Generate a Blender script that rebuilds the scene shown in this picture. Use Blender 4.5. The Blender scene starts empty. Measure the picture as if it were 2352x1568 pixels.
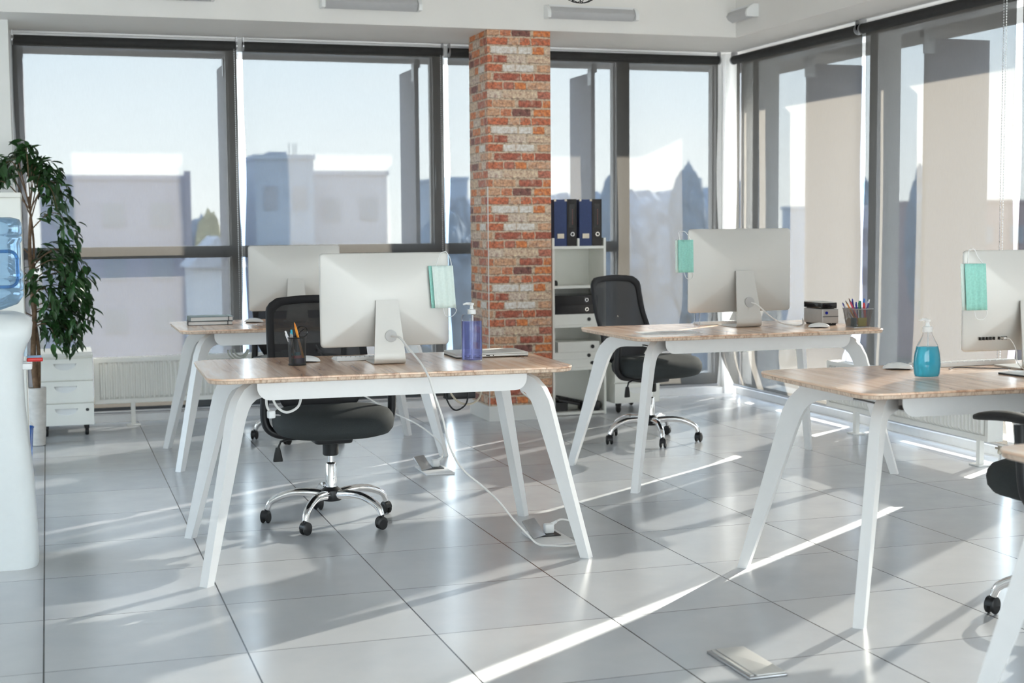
import bpy, bmesh, math, random
from mathutils import Vector, Matrix, noise
R = math.radians
random.seed(7)
scene = bpy.context.scene
C = scene.collection

# ---------------------------------------------------------------- camera
cam_data = bpy.data.cameras.new('camera'); cam = bpy.data.objects.new('camera', cam_data); C.objects.link(cam)
r_, u_, w_ = (0.951957, -0.306128, -0.007966), (0.032269, 0.074410, 0.996705), (0.304527, 0.949078, -0.080714)
cam.matrix_world = Matrix(((r_[0], u_[0], -w_[0], 0), (r_[1], u_[1], -w_[1], 0), (r_[2], u_[2], -w_[2], 1.3094), (0, 0, 0, 1)))
cam_data.sensor_width = 36; cam_data.lens = 50.736; cam_data.clip_end = 600
cam_data.dof.use_dof = True; cam_data.dof.focus_distance = 6.1; cam_data.dof.aperture_fstop = 3.6
scene.camera = cam
# ---------------------------------------------------------------- sky, sun, exposure
world = bpy.data.worlds.new('sky'); scene.world = world; world.use_nodes = True
nt = world.node_tree; nt.nodes.clear()
wo = nt.nodes.new('ShaderNodeOutputWorld'); bg = nt.nodes.new('ShaderNodeBackground')
tc = nt.nodes.new('ShaderNodeTexCoord'); sx = nt.nodes.new('ShaderNodeSeparateXYZ'); rp = nt.nodes.new('ShaderNodeValToRGB')
rp.color_ramp.elements[0].position = 0.0; rp.color_ramp.elements[0].color = (0.93, 0.96, 0.97, 1)
rp.color_ramp.elements[1].position = 0.75; rp.color_ramp.elements[1].color = (0.42, 0.62, 0.92, 1)
e = rp.color_ramp.elements.new(0.16); e.color = (0.72, 0.86, 1.0, 1)
nz = nt.nodes.new('ShaderNodeTexNoise'); nz.inputs['Scale'].default_value = 2.5; nz.inputs['Detail'].default_value = 5
mp = nt.nodes.new('ShaderNodeMapping'); mp.inputs['Scale'].default_value = (1, 1, 4)
mx = nt.nodes.new('ShaderNodeMix'); mx.data_type = 'RGBA'; mx.inputs[7].default_value = (0.92, 0.93, 0.93, 1)
mr = nt.nodes.new('ShaderNodeMapRange'); mr.inputs[1].default_value = 0.45; mr.inputs[2].default_value = 0.8; mr.inputs[4].default_value = 0.6
nt.links.new(tc.outputs['Generated'], sx.inputs[0]); nt.links.new(sx.outputs['Z'], rp.inputs[0])
nt.links.new(tc.outputs['Generated'], mp.inputs[0]); nt.links.new(mp.outputs[0], nz.inputs[0]); nt.links.new(nz.outputs[0], mr.inputs[0])
nt.links.new(mr.outputs[0], mx.inputs[0]); nt.links.new(rp.outputs[0], mx.inputs[6]); nt.links.new(mx.outputs[2], bg.inputs[0])
bg.inputs[1].default_value = 7.1
nt.links.new(bg.outputs[0], wo.inputs[0])
SUN_AZ, SUN_EL = 35.0, 19.2
sun_d = bpy.data.lights.new('sun', 'SUN'); sun = bpy.data.objects.new('sun', sun_d); C.objects.link(sun)
sun_d.energy = 36; sun_d.angle = R(0.6); sun_d.color = (1.0, 0.93, 0.84)
sun.location = (20, 20, 20)
sun.rotation_euler = Vector((math.cos(R(SUN_AZ))*math.cos(R(SUN_EL)), math.sin(R(SUN_AZ))*math.cos(R(SUN_EL)), math.sin(R(SUN_EL)))).to_track_quat('Z', 'Y').to_euler()
vs = scene.view_settings
vs.view_transform = 'Standard'; vs.look = 'None'; vs.gamma = 1; vs.use_curve_mapping = False; vs.exposure = 0.55
scene.cycles.max_bounces = 10; scene.cycles.transparent_max_bounces = 24; scene.cycles.diffuse_bounces = 5
scene.cycles.caustics_reflective = False; scene.cycles.caustics_refractive = False
scene.cycles.sample_clamp_indirect = 6.0

# ---------------------------------------------------------------- materials
MATS = {}
def new_mat(name):
    m = bpy.data.materials.new(name); m.use_nodes = True; n = m.node_tree
    return m, n, n.nodes['Principled BSDF']
def N(nt, t, **kw):
    n = nt.nodes.new(t)
    for k, v in kw.items():
        if k in n.inputs: n.inputs[k].default_value = v
        else: setattr(n, k, v)
    return n
def mat(name, col, rough=0.5, metal=0.0, var=0.06, scale=30.0, bump=0.0, spec=0.5, coat=0.0, trans=0.0, ior=1.45, stretch=(1, 1, 1)):
    """procedural material: base colour with a little noise variation, optional bump"""
    if name in MATS: return MATS[name]
    m, n, p = new_mat(name); L = n.links
    t = N(n, 'ShaderNodeTexCoord'); mp = N(n, 'ShaderNodeMapping'); mp.inputs['Scale'].default_value = stretch
    z = N(n, 'ShaderNodeTexNoise', Scale=scale, Detail=3.0)
    L.new(t.outputs['Object'], mp.inputs[0]); L.new(mp.outputs[0], z.inputs['Vector'])
    rr = N(n, 'ShaderNodeValToRGB')
    a, b = rr.color_ramp.elements
    a.position = .3; b.position = .7
    a.color = (*[max(0, c*(1-var)) for c in col], 1); b.color = (*[min(1, c*(1+var)) for c in col], 1)
    L.new(z.outputs[0], rr.inputs[0]); L.new(rr.outputs[0], p.inputs['Base Color'])
    p.inputs['Roughness'].default_value = rough; p.inputs['Metallic'].default_value = metal
    p.inputs['Specular IOR Level'].default_value = spec; p.inputs['Coat Weight'].default_value = coat
    p.inputs['Transmission Weight'].default_value = trans; p.inputs['IOR'].default_value = ior
    if bump:
        bp = N(n, 'ShaderNodeBump', Strength=bump, Distance=0.002); L.new(z.outputs[0], bp.inputs['Height']); L.new(bp.outputs[0], p.inputs['Normal'])
    MATS[name] = m; return m
def math_node(n, op, a, b=None, c=None):
    x = n.nodes.new('ShaderNodeMath'); x.operation = op
    for i, v in enumerate((a, b, c)):
        if v is None: continue
        if isinstance(v, (int, float)): x.inputs[i].default_value = v
        else: n.links.new(v, x.inputs[i])
    return x.outputs[0]
def floor_mat():
    m, n, p = new_mat('floor_tiles'); L = n.links
    t = N(n, 'ShaderNodeTexCoord'); s = N(n, 'ShaderNodeSeparateXYZ'); L.new(t.outputs['Object'], s.inputs[0])
    masks, ids = [], []
    for ax, o in (('X', -0.0503), ('Y', 4.4033 - 0.1)):
        q = math_node(n, 'DIVIDE', math_node(n, 'SUBTRACT', s.outputs[ax], o + (0.1 if ax == 'Y' else 0)), 0.6)
        fl = math_node(n, 'FLOOR', q); fr = math_node(n, 'SUBTRACT', q, fl)
        d = math_node(n, 'MULTIPLY', math_node(n, 'MINIMUM', fr, math_node(n, 'SUBTRACT', 1.0, fr)), 0.6)
        masks.append(math_node(n, 'LESS_THAN', d, 0.0026 if ax == 'X' else 0.0018)); ids.append(fl)
    cm = N(n, 'ShaderNodeCombineXYZ'); L.new(ids[0], cm.inputs[0]); L.new(ids[1], cm.inputs[1])
    wn = N(n, 'ShaderNodeTexWhiteNoise'); wn.noise_dimensions = '2D'; L.new(cm.outputs[0], wn.inputs['Vector'])
    nz = N(n, 'ShaderNodeTexNoise', Scale=5.0, Detail=6.0, Roughness=.6); L.new(t.outputs['Object'], nz.inputs['Vector'])
    f = math_node(n, 'ADD', math_node(n, 'MULTIPLY', wn.outputs['Value'], .45), math_node(n, 'MULTIPLY', nz.outputs[0], .55))
    r = N(n, 'ShaderNodeValToRGB'); r.color_ramp.elements[0].color = (.50, .52, .55, 1); r.color_ramp.elements[1].color = (.59, .60, .615, 1)
    r.color_ramp.elements[0].position = .25; r.color_ramp.elements[1].position = .75
    L.new(f, r.inputs[0])
    g = math_node(n, 'MAXIMUM', masks[0], masks[1])
    mx = N(n, 'ShaderNodeMix'); mx.data_type = 'RGBA'; L.new(g, mx.inputs[0]); L.new(r.outputs[0], mx.inputs[6]); mx.inputs[7].default_value = (.022, .022, .024, 1)
    L.new(mx.outputs[2], p.inputs['Base Color'])
    rr = N(n, 'ShaderNodeMapRange'); rr.inputs[3].default_value = .15; rr.inputs[4].default_value = .26; L.new(nz.outputs[0], rr.inputs[0])
    L.new(rr.outputs[0], p.inputs['Roughness'])
    b = N(n, 'ShaderNodeBump', Strength=.6, Distance=.002); b.invert = True; L.new(g, b.inputs['Height']); L.new(b.outputs[0], p.inputs['Normal'])
    return m
def wood_mat():
    m, n, p = new_mat('oak_laminate'); L = n.links
    t = N(n, 'ShaderNodeTexCoord'); s = N(n, 'ShaderNodeSeparateXYZ'); L.new(t.outputs['Object'], s.inputs[0])
    q = math_node(n, 'DIVIDE', s.outputs['X'], .145); fl = math_node(n, 'FLOOR', q)
    fr = math_node(n, 'SUBTRACT', q, fl)
    wn = N(n, 'ShaderNodeTexWhiteNoise'); wn.noise_dimensions = '1D'; L.new(fl, wn.inputs['W'])
    off = N(n, 'ShaderNodeCombineXYZ'); L.new(math_node(n, 'MULTIPLY', wn.outputs['Value'], 7.0), off.inputs[1])
    va = N(n, 'ShaderNodeVectorMath'); va.operation = 'ADD'; L.new(t.outputs['Object'], va.inputs[0]); L.new(off.outputs[0], va.inputs[1])
    mp = N(n, 'ShaderNodeMapping'); mp.inputs['Scale'].default_value = (30, 2.4, 8); L.new(va.outputs[0], mp.inputs[0])
    nz = N(n, 'ShaderNodeTexNoise', Scale=1.0, Detail=6.0, Roughness=.58, Distortion=.6); L.new(mp.outputs[0], nz.inputs['Vector'])
    mp2 = N(n, 'ShaderNodeMapping'); mp2.inputs['Scale'].default_value = (9, 1.1, 3); L.new(va.outputs[0], mp2.inputs[0])
    n2 = N(n, 'ShaderNodeTexNoise', Scale=1.0, Detail=3.0, Distortion=1.5); L.new(mp2.outputs[0], n2.inputs['Vector'])
    f = math_node(n, 'ADD', math_node(n, 'MULTIPLY', nz.outputs[0], .55), math_node(n, 'MULTIPLY', n2.outputs[0], .35))
    f = math_node(n, 'ADD', f, math_node(n, 'MULTIPLY', wn.outputs['Value'], .14))
    r = N(n, 'ShaderNodeValToRGB'); cr = r.color_ramp
    cr.elements[0].position = .34; cr.elements[0].color = (.50, .28, .18, 1)
    cr.elements[1].position = .72; cr.elements[1].color = (.95, .76, .60, 1)
    e = cr.elements.new(.5); e.color = (.87, .58, .40, 1)
    L.new(f, r.inputs[0])
    j = math_node(n, 'LESS_THAN', math_node(n, 'MINIMUM', fr, math_node(n, 'SUBTRACT', 1.0, fr)), .006)
    mx = N(n, 'ShaderNodeMix'); mx.data_type = 'RGBA'; L.new(math_node(n, 'MULTIPLY', j, .35), mx.inputs[0]); L.new(r.outputs[0], mx.inputs[6]); mx.inputs[7].default_value = (.09, .045, .025, 1)
    L.new(mx.outputs[2], p.inputs['Base Color']); p.inputs['Roughness'].default_value = .27
    p.inputs['Coat Weight'].default_value = .45; p.inputs['Coat Roughness'].default_value = .17
    return m
def edge_mat():
    m, n, p = new_mat('pale_edge_banding'); L = n.links
    t = N(n, 'ShaderNodeTexCoord'); mp = N(n, 'ShaderNodeMapping'); mp.inputs['Scale'].default_value = (90, 90, 6); L.new(t.outputs['Object'], mp.inputs[0])
    nz = N(n, 'ShaderNodeTexNoise', Scale=1.0, Detail=6.0, Roughness=.7); L.new(mp.outputs[0], nz.inputs['Vector'])
    r = N(n, 'ShaderNodeValToRGB'); r.color_ramp.elements[0].position = .33; r.color_ramp.elements[0].color = (.40, .23, .14, 1)
    r.color_ramp.elements[1].position = .55; r.color_ramp.elements[1].color = (.76, .60, .47, 1)
    L.new(nz.outputs[0], r.inputs[0]); L.new(r.outputs[0], p.inputs['Base Color']); p.inputs['Roughness'].default_value = .4
    return m
def brick_mat():
    m, n, p = new_mat('brick_wallpaper'); L = n.links
    t = N(n, 'ShaderNodeTexCoord'); s = N(n, 'ShaderNodeSeparateXYZ'); L.new(t.outputs['Object'], s.inputs[0])
    A = lambda a, b: math_node(n, 'ADD', a, b)
    Sb = lambda a, b: math_node(n, 'SUBTRACT', a, b)
    X = lambda a, b: math_node(n, 'MULTIPLY', a, b)
    uu = Sb(s.outputs['X'], s.outputs['Y']); vv = math_node(n, 'MODULO', A(s.outputs['Z'], .012), .522)
    cv = N(n, 'ShaderNodeCombineXYZ'); L.new(uu, cv.inputs[0]); L.new(vv, cv.inputs[1])
    def tex(scale, detail, rough=.6):
        z = N(n, 'ShaderNodeTexNoise', Scale=scale, Detail=detail, Roughness=rough); L.new(cv.outputs[0], z.inputs['Vector']); return z
    dn = tex(30.0, 4.0); sp = N(n, 'ShaderNodeSeparateColor'); L.new(dn.outputs['Color'], sp.inputs[0])
    u2 = A(uu, X(Sb(sp.outputs[0], .5), .020)); v2 = A(vv, X(Sb(sp.outputs[1], .5), .016))
    rowf = math_node(n, 'DIVIDE', v2, .058); row = math_node(n, 'FLOOR', rowf); fy = Sb(rowf, row)
    def rnd(a, b=None):
        c = N(n, 'ShaderNodeCombineXYZ'); L.new(a, c.inputs[0])
        if b is not None: L.new(b, c.inputs[1])
        w = N(n, 'ShaderNodeTexWhiteNoise'); w.noise_dimensions = '2D'; L.new(c.outputs[0], w.inputs['Vector']); return w.outputs['Value'], w.outputs['Color']
    r1, rc = rnd(row); rs = N(n, 'ShaderNodeSeparateColor'); L.new(rc, rs.inputs[0])
    wid = A(.105, X(r1, .05))
    q = A(math_node(n, 'DIVIDE', u2, wid), X(rs.outputs[1], 9.0))
    q = A(q, X(math_node(n, 'SINE', A(X(q, 2.1), X(rs.outputs[2], 20.0))), .27))
    bi = math_node(n, 'FLOOR', q); fx = Sb(q, bi)
    dx = X(math_node(n, 'MINIMUM', fx, Sb(1.0, fx)), wid); dy = X(math_node(n, 'MINIMUM', fy, Sb(1.0, fy)), .058)
    def step(v, a, b):
        k = N(n, 'ShaderNodeMapRange'); k.interpolation_type = 'SMOOTHSTEP'; k.inputs[1].default_value = a; k.inputs[2].default_value = b; L.new(v, k.inputs[0]); return k.outputs[0]
    brick = X(step(dx, .003, .0075), step(dy, .0035, .0085))
    br, bc = rnd(A(bi, X(row, 31.7)), row)
    r = N(n, 'ShaderNodeValToRGB'); cr = r.color_ramp; cr.interpolation = 'CONSTANT'
    cols = [(.0, (.36, .095, .055)), (.12, (.50, .14, .065)), (.24, (.62, .19, .06)), (.36, (.55, .30, .18)), (.46, (.42, .14, .09)), (.56, (.62, .44, .31)),
            (.66, (.20, .075, .06)), (.73, (.60, .47, .38)), (.82, (.52, .18, .09)), (.91, (.72, .66, .60))]
    cr.elements[0].position = 0; cr.elements[0].color = (*cols[0][1], 1); cr.elements[1].position = .99; cr.elements[1].color = (.40, .12, .07, 1)
    for po, c in cols[1:]:
        e = cr.elements.new(po); e.color = (*c, 1)
    L.new(br, r.inputs[0])
    n1 = tex(46.0, 9.0, .72); n2 = tex(17.0, 5.0, .65); n3 = tex(150.0, 3.0)
    bl = N(n, 'ShaderNodeMix'); bl.data_type = 'RGBA'; bl.blend_type = 'OVERLAY'; bl.inputs[0].default_value = .8
    gr = N(n, 'ShaderNodeValToRGB'); gr.color_ramp.elements[0].position = .30; gr.color_ramp.elements[1].position = .66; L.new(n1.outputs[0], gr.inputs[0])
    L.new(r.outputs[0], bl.inputs[6]); L.new(gr.outputs[0], bl.inputs[7])
    wh = N(n, 'ShaderNodeMix'); wh.data_type = 'RGBA'; wh.inputs[7].default_value = (.66, .50, .40, 1)
    L.new(X(step(n2.outputs[0], .50, .70), .6), wh.inputs[0]); L.new(bl.outputs[2], wh.inputs[6])
    mc = N(n, 'ShaderNodeValToRGB'); mc.color_ramp.elements[0].color = (.20, .12, .075, 1); mc.color_ramp.elements[1].color = (.66, .52, .38, 1)
    mc.color_ramp.elements[0].position = .34; mc.color_ramp.elements[1].position = .52; L.new(n1.outputs[0], mc.inputs[0])
    # printed dark line under each brick
    low = X(X(step(fy, .03, .12), Sb(1.0, step(fy, .12, .22))), .75)
    mo = N(n, 'ShaderNodeMix'); mo.data_type = 'RGBA'; L.new(brick, mo.inputs[0]); L.new(mc.outputs[0], mo.inputs[6]); L.new(wh.outputs[2], mo.inputs[7])
    dk = N(n, 'ShaderNodeMix'); dk.data_type = 'RGBA'; dk.inputs[7].default_value = (.11, .055, .04, 1); L.new(X(low, step(n2.outputs[0], .40, .55)), dk.inputs[0]); L.new(mo.outputs[2], dk.inputs[6])
    L.new(dk.outputs[2], p.inputs['Base Color']); p.inputs['Roughness'].default_value = .5
    bp = N(n, 'ShaderNodeBump', Strength=.2, Distance=.002); L.new(brick, bp.inputs['Height']); L.new(bp.outputs[0], p.inputs['Normal'])
    return m
OPEN, TRANSL, DIFF = .090, (.073, .067, .060), (.022, .022, .023)
def blind_mat():
    m = bpy.data.materials.new('sunscreen_fabric'); m.use_nodes = True; n = m.node_tree; n.nodes.clear(); L = n.links
    o = N(n, 'ShaderNodeOutputMaterial'); tr = N(n, 'ShaderNodeBsdfTransparent'); tl = N(n, 'ShaderNodeBsdfTranslucent'); df = N(n, 'ShaderNodeBsdfDiffuse')
    t = N(n, 'ShaderNodeTexCoord'); mp = N(n, 'ShaderNodeMapping'); mp.inputs['Scale'].default_value = (160, 160, 22); L.new(t.outputs['Object'], mp.inputs[0])
    z = N(n, 'ShaderNodeTexNoise', Scale=1.0, Detail=4.0, Roughness=.7); L.new(mp.outputs[0], z.inputs['Vector'])
    r = N(n, 'ShaderNodeValToRGB'); r.color_ramp.elements[0].position = .25; r.color_ramp.elements[1].position = .75
    r.color_ramp.elements[0].color = (*[c*.93 for c in TRANSL], 1); r.color_ramp.elements[1].color = (*[c*1.07 for c in TRANSL], 1)
    L.new(z.outputs[0], r.inputs[0]); L.new(r.outputs[0], tl.inputs[0])
    df.inputs[0].default_value = (*DIFF, 1)
    m1 = N(n, 'ShaderNodeMixShader'); m1.inputs[0].default_value = .5; L.new(df.outputs[0], m1.inputs[1]); L.new(tl.outputs[0], m1.inputs[2])
    m2 = N(n, 'ShaderNodeMixShader'); m2.inputs[0].default_value = 1-OPEN; L.new(tr.outputs[0], m2.inputs[1]); L.new(m1.outputs[0], m2.inputs[2])
    L.new(m2.outputs[0], o.inputs[0]); return m
def pane_mat(name, tint=(.96, .98, .97), gloss=.06):
    m = bpy.data.materials.new(name); m.use_nodes = True; n = m.node_tree; n.nodes.clear(); L = n.links
    o = N(n, 'ShaderNodeOutputMaterial'); tr = N(n, 'ShaderNodeBsdfTransparent'); tr.inputs[0].default_value = (*tint, 1)
    g = N(n, 'ShaderNodeBsdfGlossy', Roughness=.02); lw = N(n, 'ShaderNodeLayerWeight', Blend=.25)
    f = math_node(n, 'MULTIPLY', lw.outputs['Fresnel'], gloss*4)
    mx = N(n, 'ShaderNodeMixShader'); L.new(f, mx.inputs[0]); L.new(tr.outputs[0], mx.inputs[1]); L.new(g.outputs[0], mx.inputs[2]); L.new(mx.outputs[0], o.inputs[0])
    return m
def mesh_mat(name, col, cell=.004, hole=.55, kind='diag'):
    """woven mesh: fabric or wire with regular open holes"""
    m, n, p = new_mat(name); L = n.links
    t = N(n, 'ShaderNodeTexCoord'); s = N(n, 'ShaderNodeSeparateXYZ'); L.new(t.outputs['Object'], s.inputs[0])
    h = math_node(n, 'ADD', s.outputs['X'], s.outputs['Y'])
    k = 2*math.pi/cell
    a = math_node(n, 'SINE', math_node(n, 'MULTIPLY', math_node(n, 'ADD', h, s.outputs['Z']), k))
    b = math_node(n, 'SINE', math_node(n, 'MULTIPLY', math_node(n, 'SUBTRACT', h, s.outputs['Z']), k))
    al = math_node(n, 'GREATER_THAN', math_node(n, 'MULTIPLY', a, b), hole)
    p.inputs['Base Color'].default_value = (*col, 1); p.inputs['Roughness'].default_value = .5
    L.new(math_node(n, 'SUBTRACT', 1.0, al), p.inputs['Alpha'])
    return m
M = dict(
    floor=floor_mat(), wood=wood_mat(), edge=edge_mat(), brick=brick_mat(), blind=blind_mat(), pane=pane_mat('window_glass'),
    white_paint=mat('white_wall_paint', (.80, .80, .78), .75, var=.015, scale=4, bump=.05),
    ceil=mat('white_ceiling_paint', (.86, .84, .81), .8, var=.015, scale=3),
    frame=mat('white_window_frame', (.88, .88, .88), .3, var=.02),
    steel_white=mat('white_powder_coat', (.83, .83, .83), .35, var=.01),
    lam_white=mat('white_laminate', (.90, .90, .85), .4, var=.02, scale=8),
    plastic_white=mat('white_plastic', (.86, .87, .87), .3, var=.01),
    alu=mat('brushed_aluminium', (.62, .61, .585), .45, metal=.3, var=.01, scale=4),
    alu_dark=mat('grey_aluminium', (.42, .42, .43), .35, metal=.8, var=.03),
    chrome=mat('polished_chrome', (.86, .86, .87), .07, metal=1.0, var=.01),
    black=mat('black_plastic', (.014, .014, .016), .38, var=.1),
    black_gloss=mat('black_gloss', (.008, .008, .010), .12, var=.05),
    fabric=mat('charcoal_fabric', (.032, .037, .038), .85, var=.25, scale=500, bump=.35),
    chair_mesh=mesh_mat('black_chair_mesh', (.011, .011, .014), .0048, .80),
    wire_mesh=mesh_mat('black_wire_mesh', (.02, .02, .02), .003, .30),
    grey_mesh=mesh_mat('grey_wire_mesh', (.13, .125, .12), .0042, .10),
    back_border=mat('black_back_border', (.016, .016, .019), .6, var=.2, scale=400, bump=.2),
    rubber=mat('black_rubber', (.012, .012, .013), .6, var=.1),
    leaf=mat('ficus_leaf', (.022, .070, .018), .32, var=.45, scale=9),
    bark=mat('ficus_bark', (.16, .10, .06), .85, var=.35, scale=40, bump=.5),
    soil=mat('potting_soil', (.03, .02, .015), .95, var=.4, scale=90, bump=.6),
    pot=mat('whitewashed_pot', (.66, .64, .61), .6, var=.10, scale=16, bump=.12, stretch=(1, 1, 2)),
    radiator=mat('white_enamel', (.90, .90, .87), .3, var=.01),
    brass=mat('nickel_valve', (.55, .50, .42), .3, metal=.9, var=.08),
    cable_white=mat('white_cable', (.80, .79, .77), .45, var=.02),
    cable_black=mat('black_cable', (.015, .015, .017), .5, var=.1),
    blue_board=mat('navy_board', (.030, .052, .155), .5, var=.08, scale=60),
    mask_green=mat('mint_mask_fabric', (.34, .70, .62), .8, var=.07, scale=120, bump=.2),
    mask_white=mat('white_mask_lining', (.74, .86, .82), .8, var=.03, scale=120),
    ext=mat('grey_render', (.42, .41, .40), .8, var=.05, scale=3),
    fin=mat('grey_steel_fin', (.40, .40, .45), .5, var=.05),
    paper=mat('white_paper', (.86, .85, .84), .7, var=.02),
)

# ---------------------------------------------------------------- mesh helpers
class MB:
    def __init__(s): s.v = []; s.f = []
    def add(s, vs, fs, T=None):
        o = len(s.v)
        for p in vs:
            p = Vector(p); s.v.append(T @ p if T else p)
        s.f += [tuple(i+o for i in f) for f in fs]; return s
    def box(s, c, d, T=None, taper=1.0):
        x, y, z = c; a, b, h = d[0]/2, d[1]/2, d[2]/2; k = taper
        vs = [(x-a, y-b, z-h), (x+a, y-b, z-h), (x+a, y+b, z-h), (x-a, y+b, z-h), (x-a*k, y-b*k, z+h), (x+a*k, y-b*k, z+h), (x+a*k, y+b*k, z+h), (x-a*k, y+b*k, z+h)]
        return s.add(vs, [(3, 2, 1, 0), (4, 5, 6, 7), (0, 1, 5, 4), (1, 2, 6, 5), (2, 3, 7, 6), (3, 0, 4, 7)], T)
    def span(s, x0, x1, y0, y1, z0, z1, T=None): return s.box(((x0+x1)/2, (y0+y1)/2, (z0+z1)/2), (x1-x0, y1-y0, z1-z0), T)
    def loft(s, rings, T=None, caps=True, closed=True):
        n = len(rings[0]); vs = [p for r in rings for p in r]; fs = []
        m = n if closed else n-1
        for i in range(len(rings)-1):
            for j in range(m):
                k = (j+1) % n; fs.append((i*n+j, i*n+k, (i+1)*n+k, (i+1)*n+j))
        if caps: fs.append(tuple(range(n-1, -1, -1))); fs.append(tuple((len(rings)-1)*n+j for j in range(n)))
        return s.add(vs, fs, T)
    def lathe(s, prof, c=(0, 0, 0), seg=28, T=None, sx=1.0, sy=1.0):
        rings = [[(c[0]+r*sx*math.cos(2*math.pi*j/seg), c[1]+r*sy*math.sin(2*math.pi*j/seg), c[2]+z) for j in range(seg)] for r, z in prof]
        return s.loft(rings, T)
    def tube(s, path, r, seg=8, T=None, flat=1.0):
        P = [Vector(p) for p in path]; rings = []; up = None
        for i, p in enumerate(P):
            d = (P[min(i+1, len(P)-1)] - P[max(i-1, 0)]).normalized()
            if up is None:
                up = Vector((0, 0, 1)) if abs(d.z) < .9 else Vector((1, 0, 0))
            a = d.cross(up).normalized(); b = a.cross(d).normalized(); up = b
            rr = r[i] if isinstance(r, (list, tuple)) else r
            rings.append([p + (a*math.cos(2*math.pi*j/seg) + b*flat*math.sin(2*math.pi*j/seg))*rr for j in range(seg)])
        return s.loft(rings, T)
    def cyl(s, a, b, r, seg=20, r2=None): return s.tube([a, b], [r, r if r2 is None else r2], seg)
    def rbox(s, c, d, r=.008, n=4, T=None, er=None):
        """box with rounded vertical corners and softened top and bottom rims"""
        er = min(r*.6, d[2]*.3) if er is None else er
        rings = []
        for z, ins in ((-d[2]/2, er), (-d[2]/2+er*.3, er*.3), (-d[2]/2+er, 0), (d[2]/2-er, 0), (d[2]/2-er*.3, er*.3), (d[2]/2, er)):
            rings.append([(c[0]+x, c[1]+y, c[2]+z) for x, y in rrect(d[0]-2*ins, d[1]-2*ins, max(r-ins, .0005), n)])
        return s.loft(rings, T)
    def build(s, name, m, parent=None, ang=38, loc=None, rotz=None, solid=0.0):
        me = bpy.data.meshes.new(name); me.from_pydata([tuple(v) for v in s.v], [], s.f); me.validate()
        bm = bmesh.new(); bm.from_mesh(me); bmesh.ops.recalc_face_normals(bm, faces=bm.faces)
        for f in bm.faces: f.smooth = True
        for ed in bm.edges:
            if len(ed.link_faces) == 2 and ed.calc_face_angle(0) > R(ang): ed.smooth = False
        bm.to_mesh(me); bm.free()
        me.materials.append(M[m] if isinstance(m, str) else m)
        o = bpy.data.objects.new(name, me); C.objects.link(o)
        if parent: o.parent = parent
        if loc: o.location = loc
        if rotz is not None: o.rotation_euler.z = rotz
        if solid:
            md = o.modifiers.new('thickness', 'SOLIDIFY'); md.thickness = solid; md.offset = 0
        return o
def rrect(w, d, r, n=4):
    pts = []
    for cx, cy, a0 in ((w/2-r, d/2-r, 0), (-w/2+r, d/2-r, 90), (-w/2+r, -d/2+r, 180), (w/2-r, -d/2+r, 270)):
        for k in range(n+1):
            a = R(a0 + 90*k/n); pts.append((cx+r*math.cos(a), cy+r*math.sin(a)))
    return pts
def smooth_path(pts, sub=6):
    P = [Vector(p) for p in pts]; out = []
    for i in range(len(P)-1):
        p0, p1, p2, p3 = P[max(i-1, 0)], P[i], P[i+1], P[min(i+2, len(P)-1)]
        for k in range(sub):
            t = k/sub
            out.append(.5*((2*p1) + (p2-p0)*t + (2*p0-5*p1+4*p2-p3)*t*t + (3*p1-p0-3*p2+p3)*t**3))
    out.append(P[-1]); return out
def tag(o, label, cat, group=None, kind=None):
    o['label'] = label; o['category'] = cat
    if group: o['group'] = group
    if kind: o['kind'] = kind
    return o
def thing(name, label, cat, loc=(0, 0, 0), rotz=0.0, group=None):
    o = bpy.data.objects.new(name, None); C.objects.link(o); o.empty_display_size = .1
    o.location = loc; o.rotation_euler.z = rotz; return tag(o, label, cat, group)
def struct(o, label, cat):
    o['kind'] = 'structure'; o['label'] = label; o['category'] = cat; return o
def copy_tree(o, parent=None):
    c = o.copy(); C.objects.link(c); c.parent = parent
    for ch in list(o.children): copy_tree(ch, c)
    return c
def copy_thing(o, label, loc, rotz=None, scale=None):
    c = copy_tree(o); c.location = loc; c['label'] = label
    if rotz is not None: c.rotation_euler.z = rotz
    if scale: c.scale = (scale,)*3
    return c
TZ = .755   # desk top height

# ================================================================ the room
XR, YB = 5.06, 10.08       # inner faces of the right and far glazing
struct(MB().span(-3.6, 5.3, -9.1, 10.3, -.25, 0).build('floor', 'floor'), 'grey square floor tiles with thin dark joints', 'floor')
struct(MB().span(-3.6, 5.3, -9.1, 10.3, 3.02, 3.3).build('ceiling', 'ceil'), 'white ceiling above the office', 'ceiling')
SZ = 2.583
mb = MB().span(-3.5, 5.26, 9.13, 10.26, SZ, 3.02); mb.span(4.57, 5.26, -3.5, 9.13, SZ, 3.02)
struct(mb.build('trim_1', 'ceil'), 'white dropped bulkhead along the two glazed walls', 'bulkhead')
struct(MB().span(-3.5, -.186, 9.47, 10.26, 0, SZ).build('wall_back', 'white_paint'), 'white wall left of the first window', 'wall')
mb = MB().span(-3.6, -3.5, -9.1, 10.26, 0, .8); mb.span(-3.6, -3.5, -9.1, 10.26, 2.3, 3.02); mb.span(-3.6, -3.5, -9.1, 6.2, .8, 2.3); mb.span(-3.6, -3.5, 8.6, 10.26, .8, 2.3)
struct(mb.build('wall_left', 'white_paint'), 'white side wall left of the frame, with an added window', 'wall')
w = struct(MB().span(-3.59, -3.51, 7.36, 7.44, .8, 2.3).build('window_8', 'frame'), 'unseen window added in the left side wall for fill light', 'window')  # unseen window, added so daylight fills the far left of the room
MB().span(-3.56, -3.55, 6.2, 8.6, .8, 2.3).build('window_pane', 'pane', w)
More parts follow.
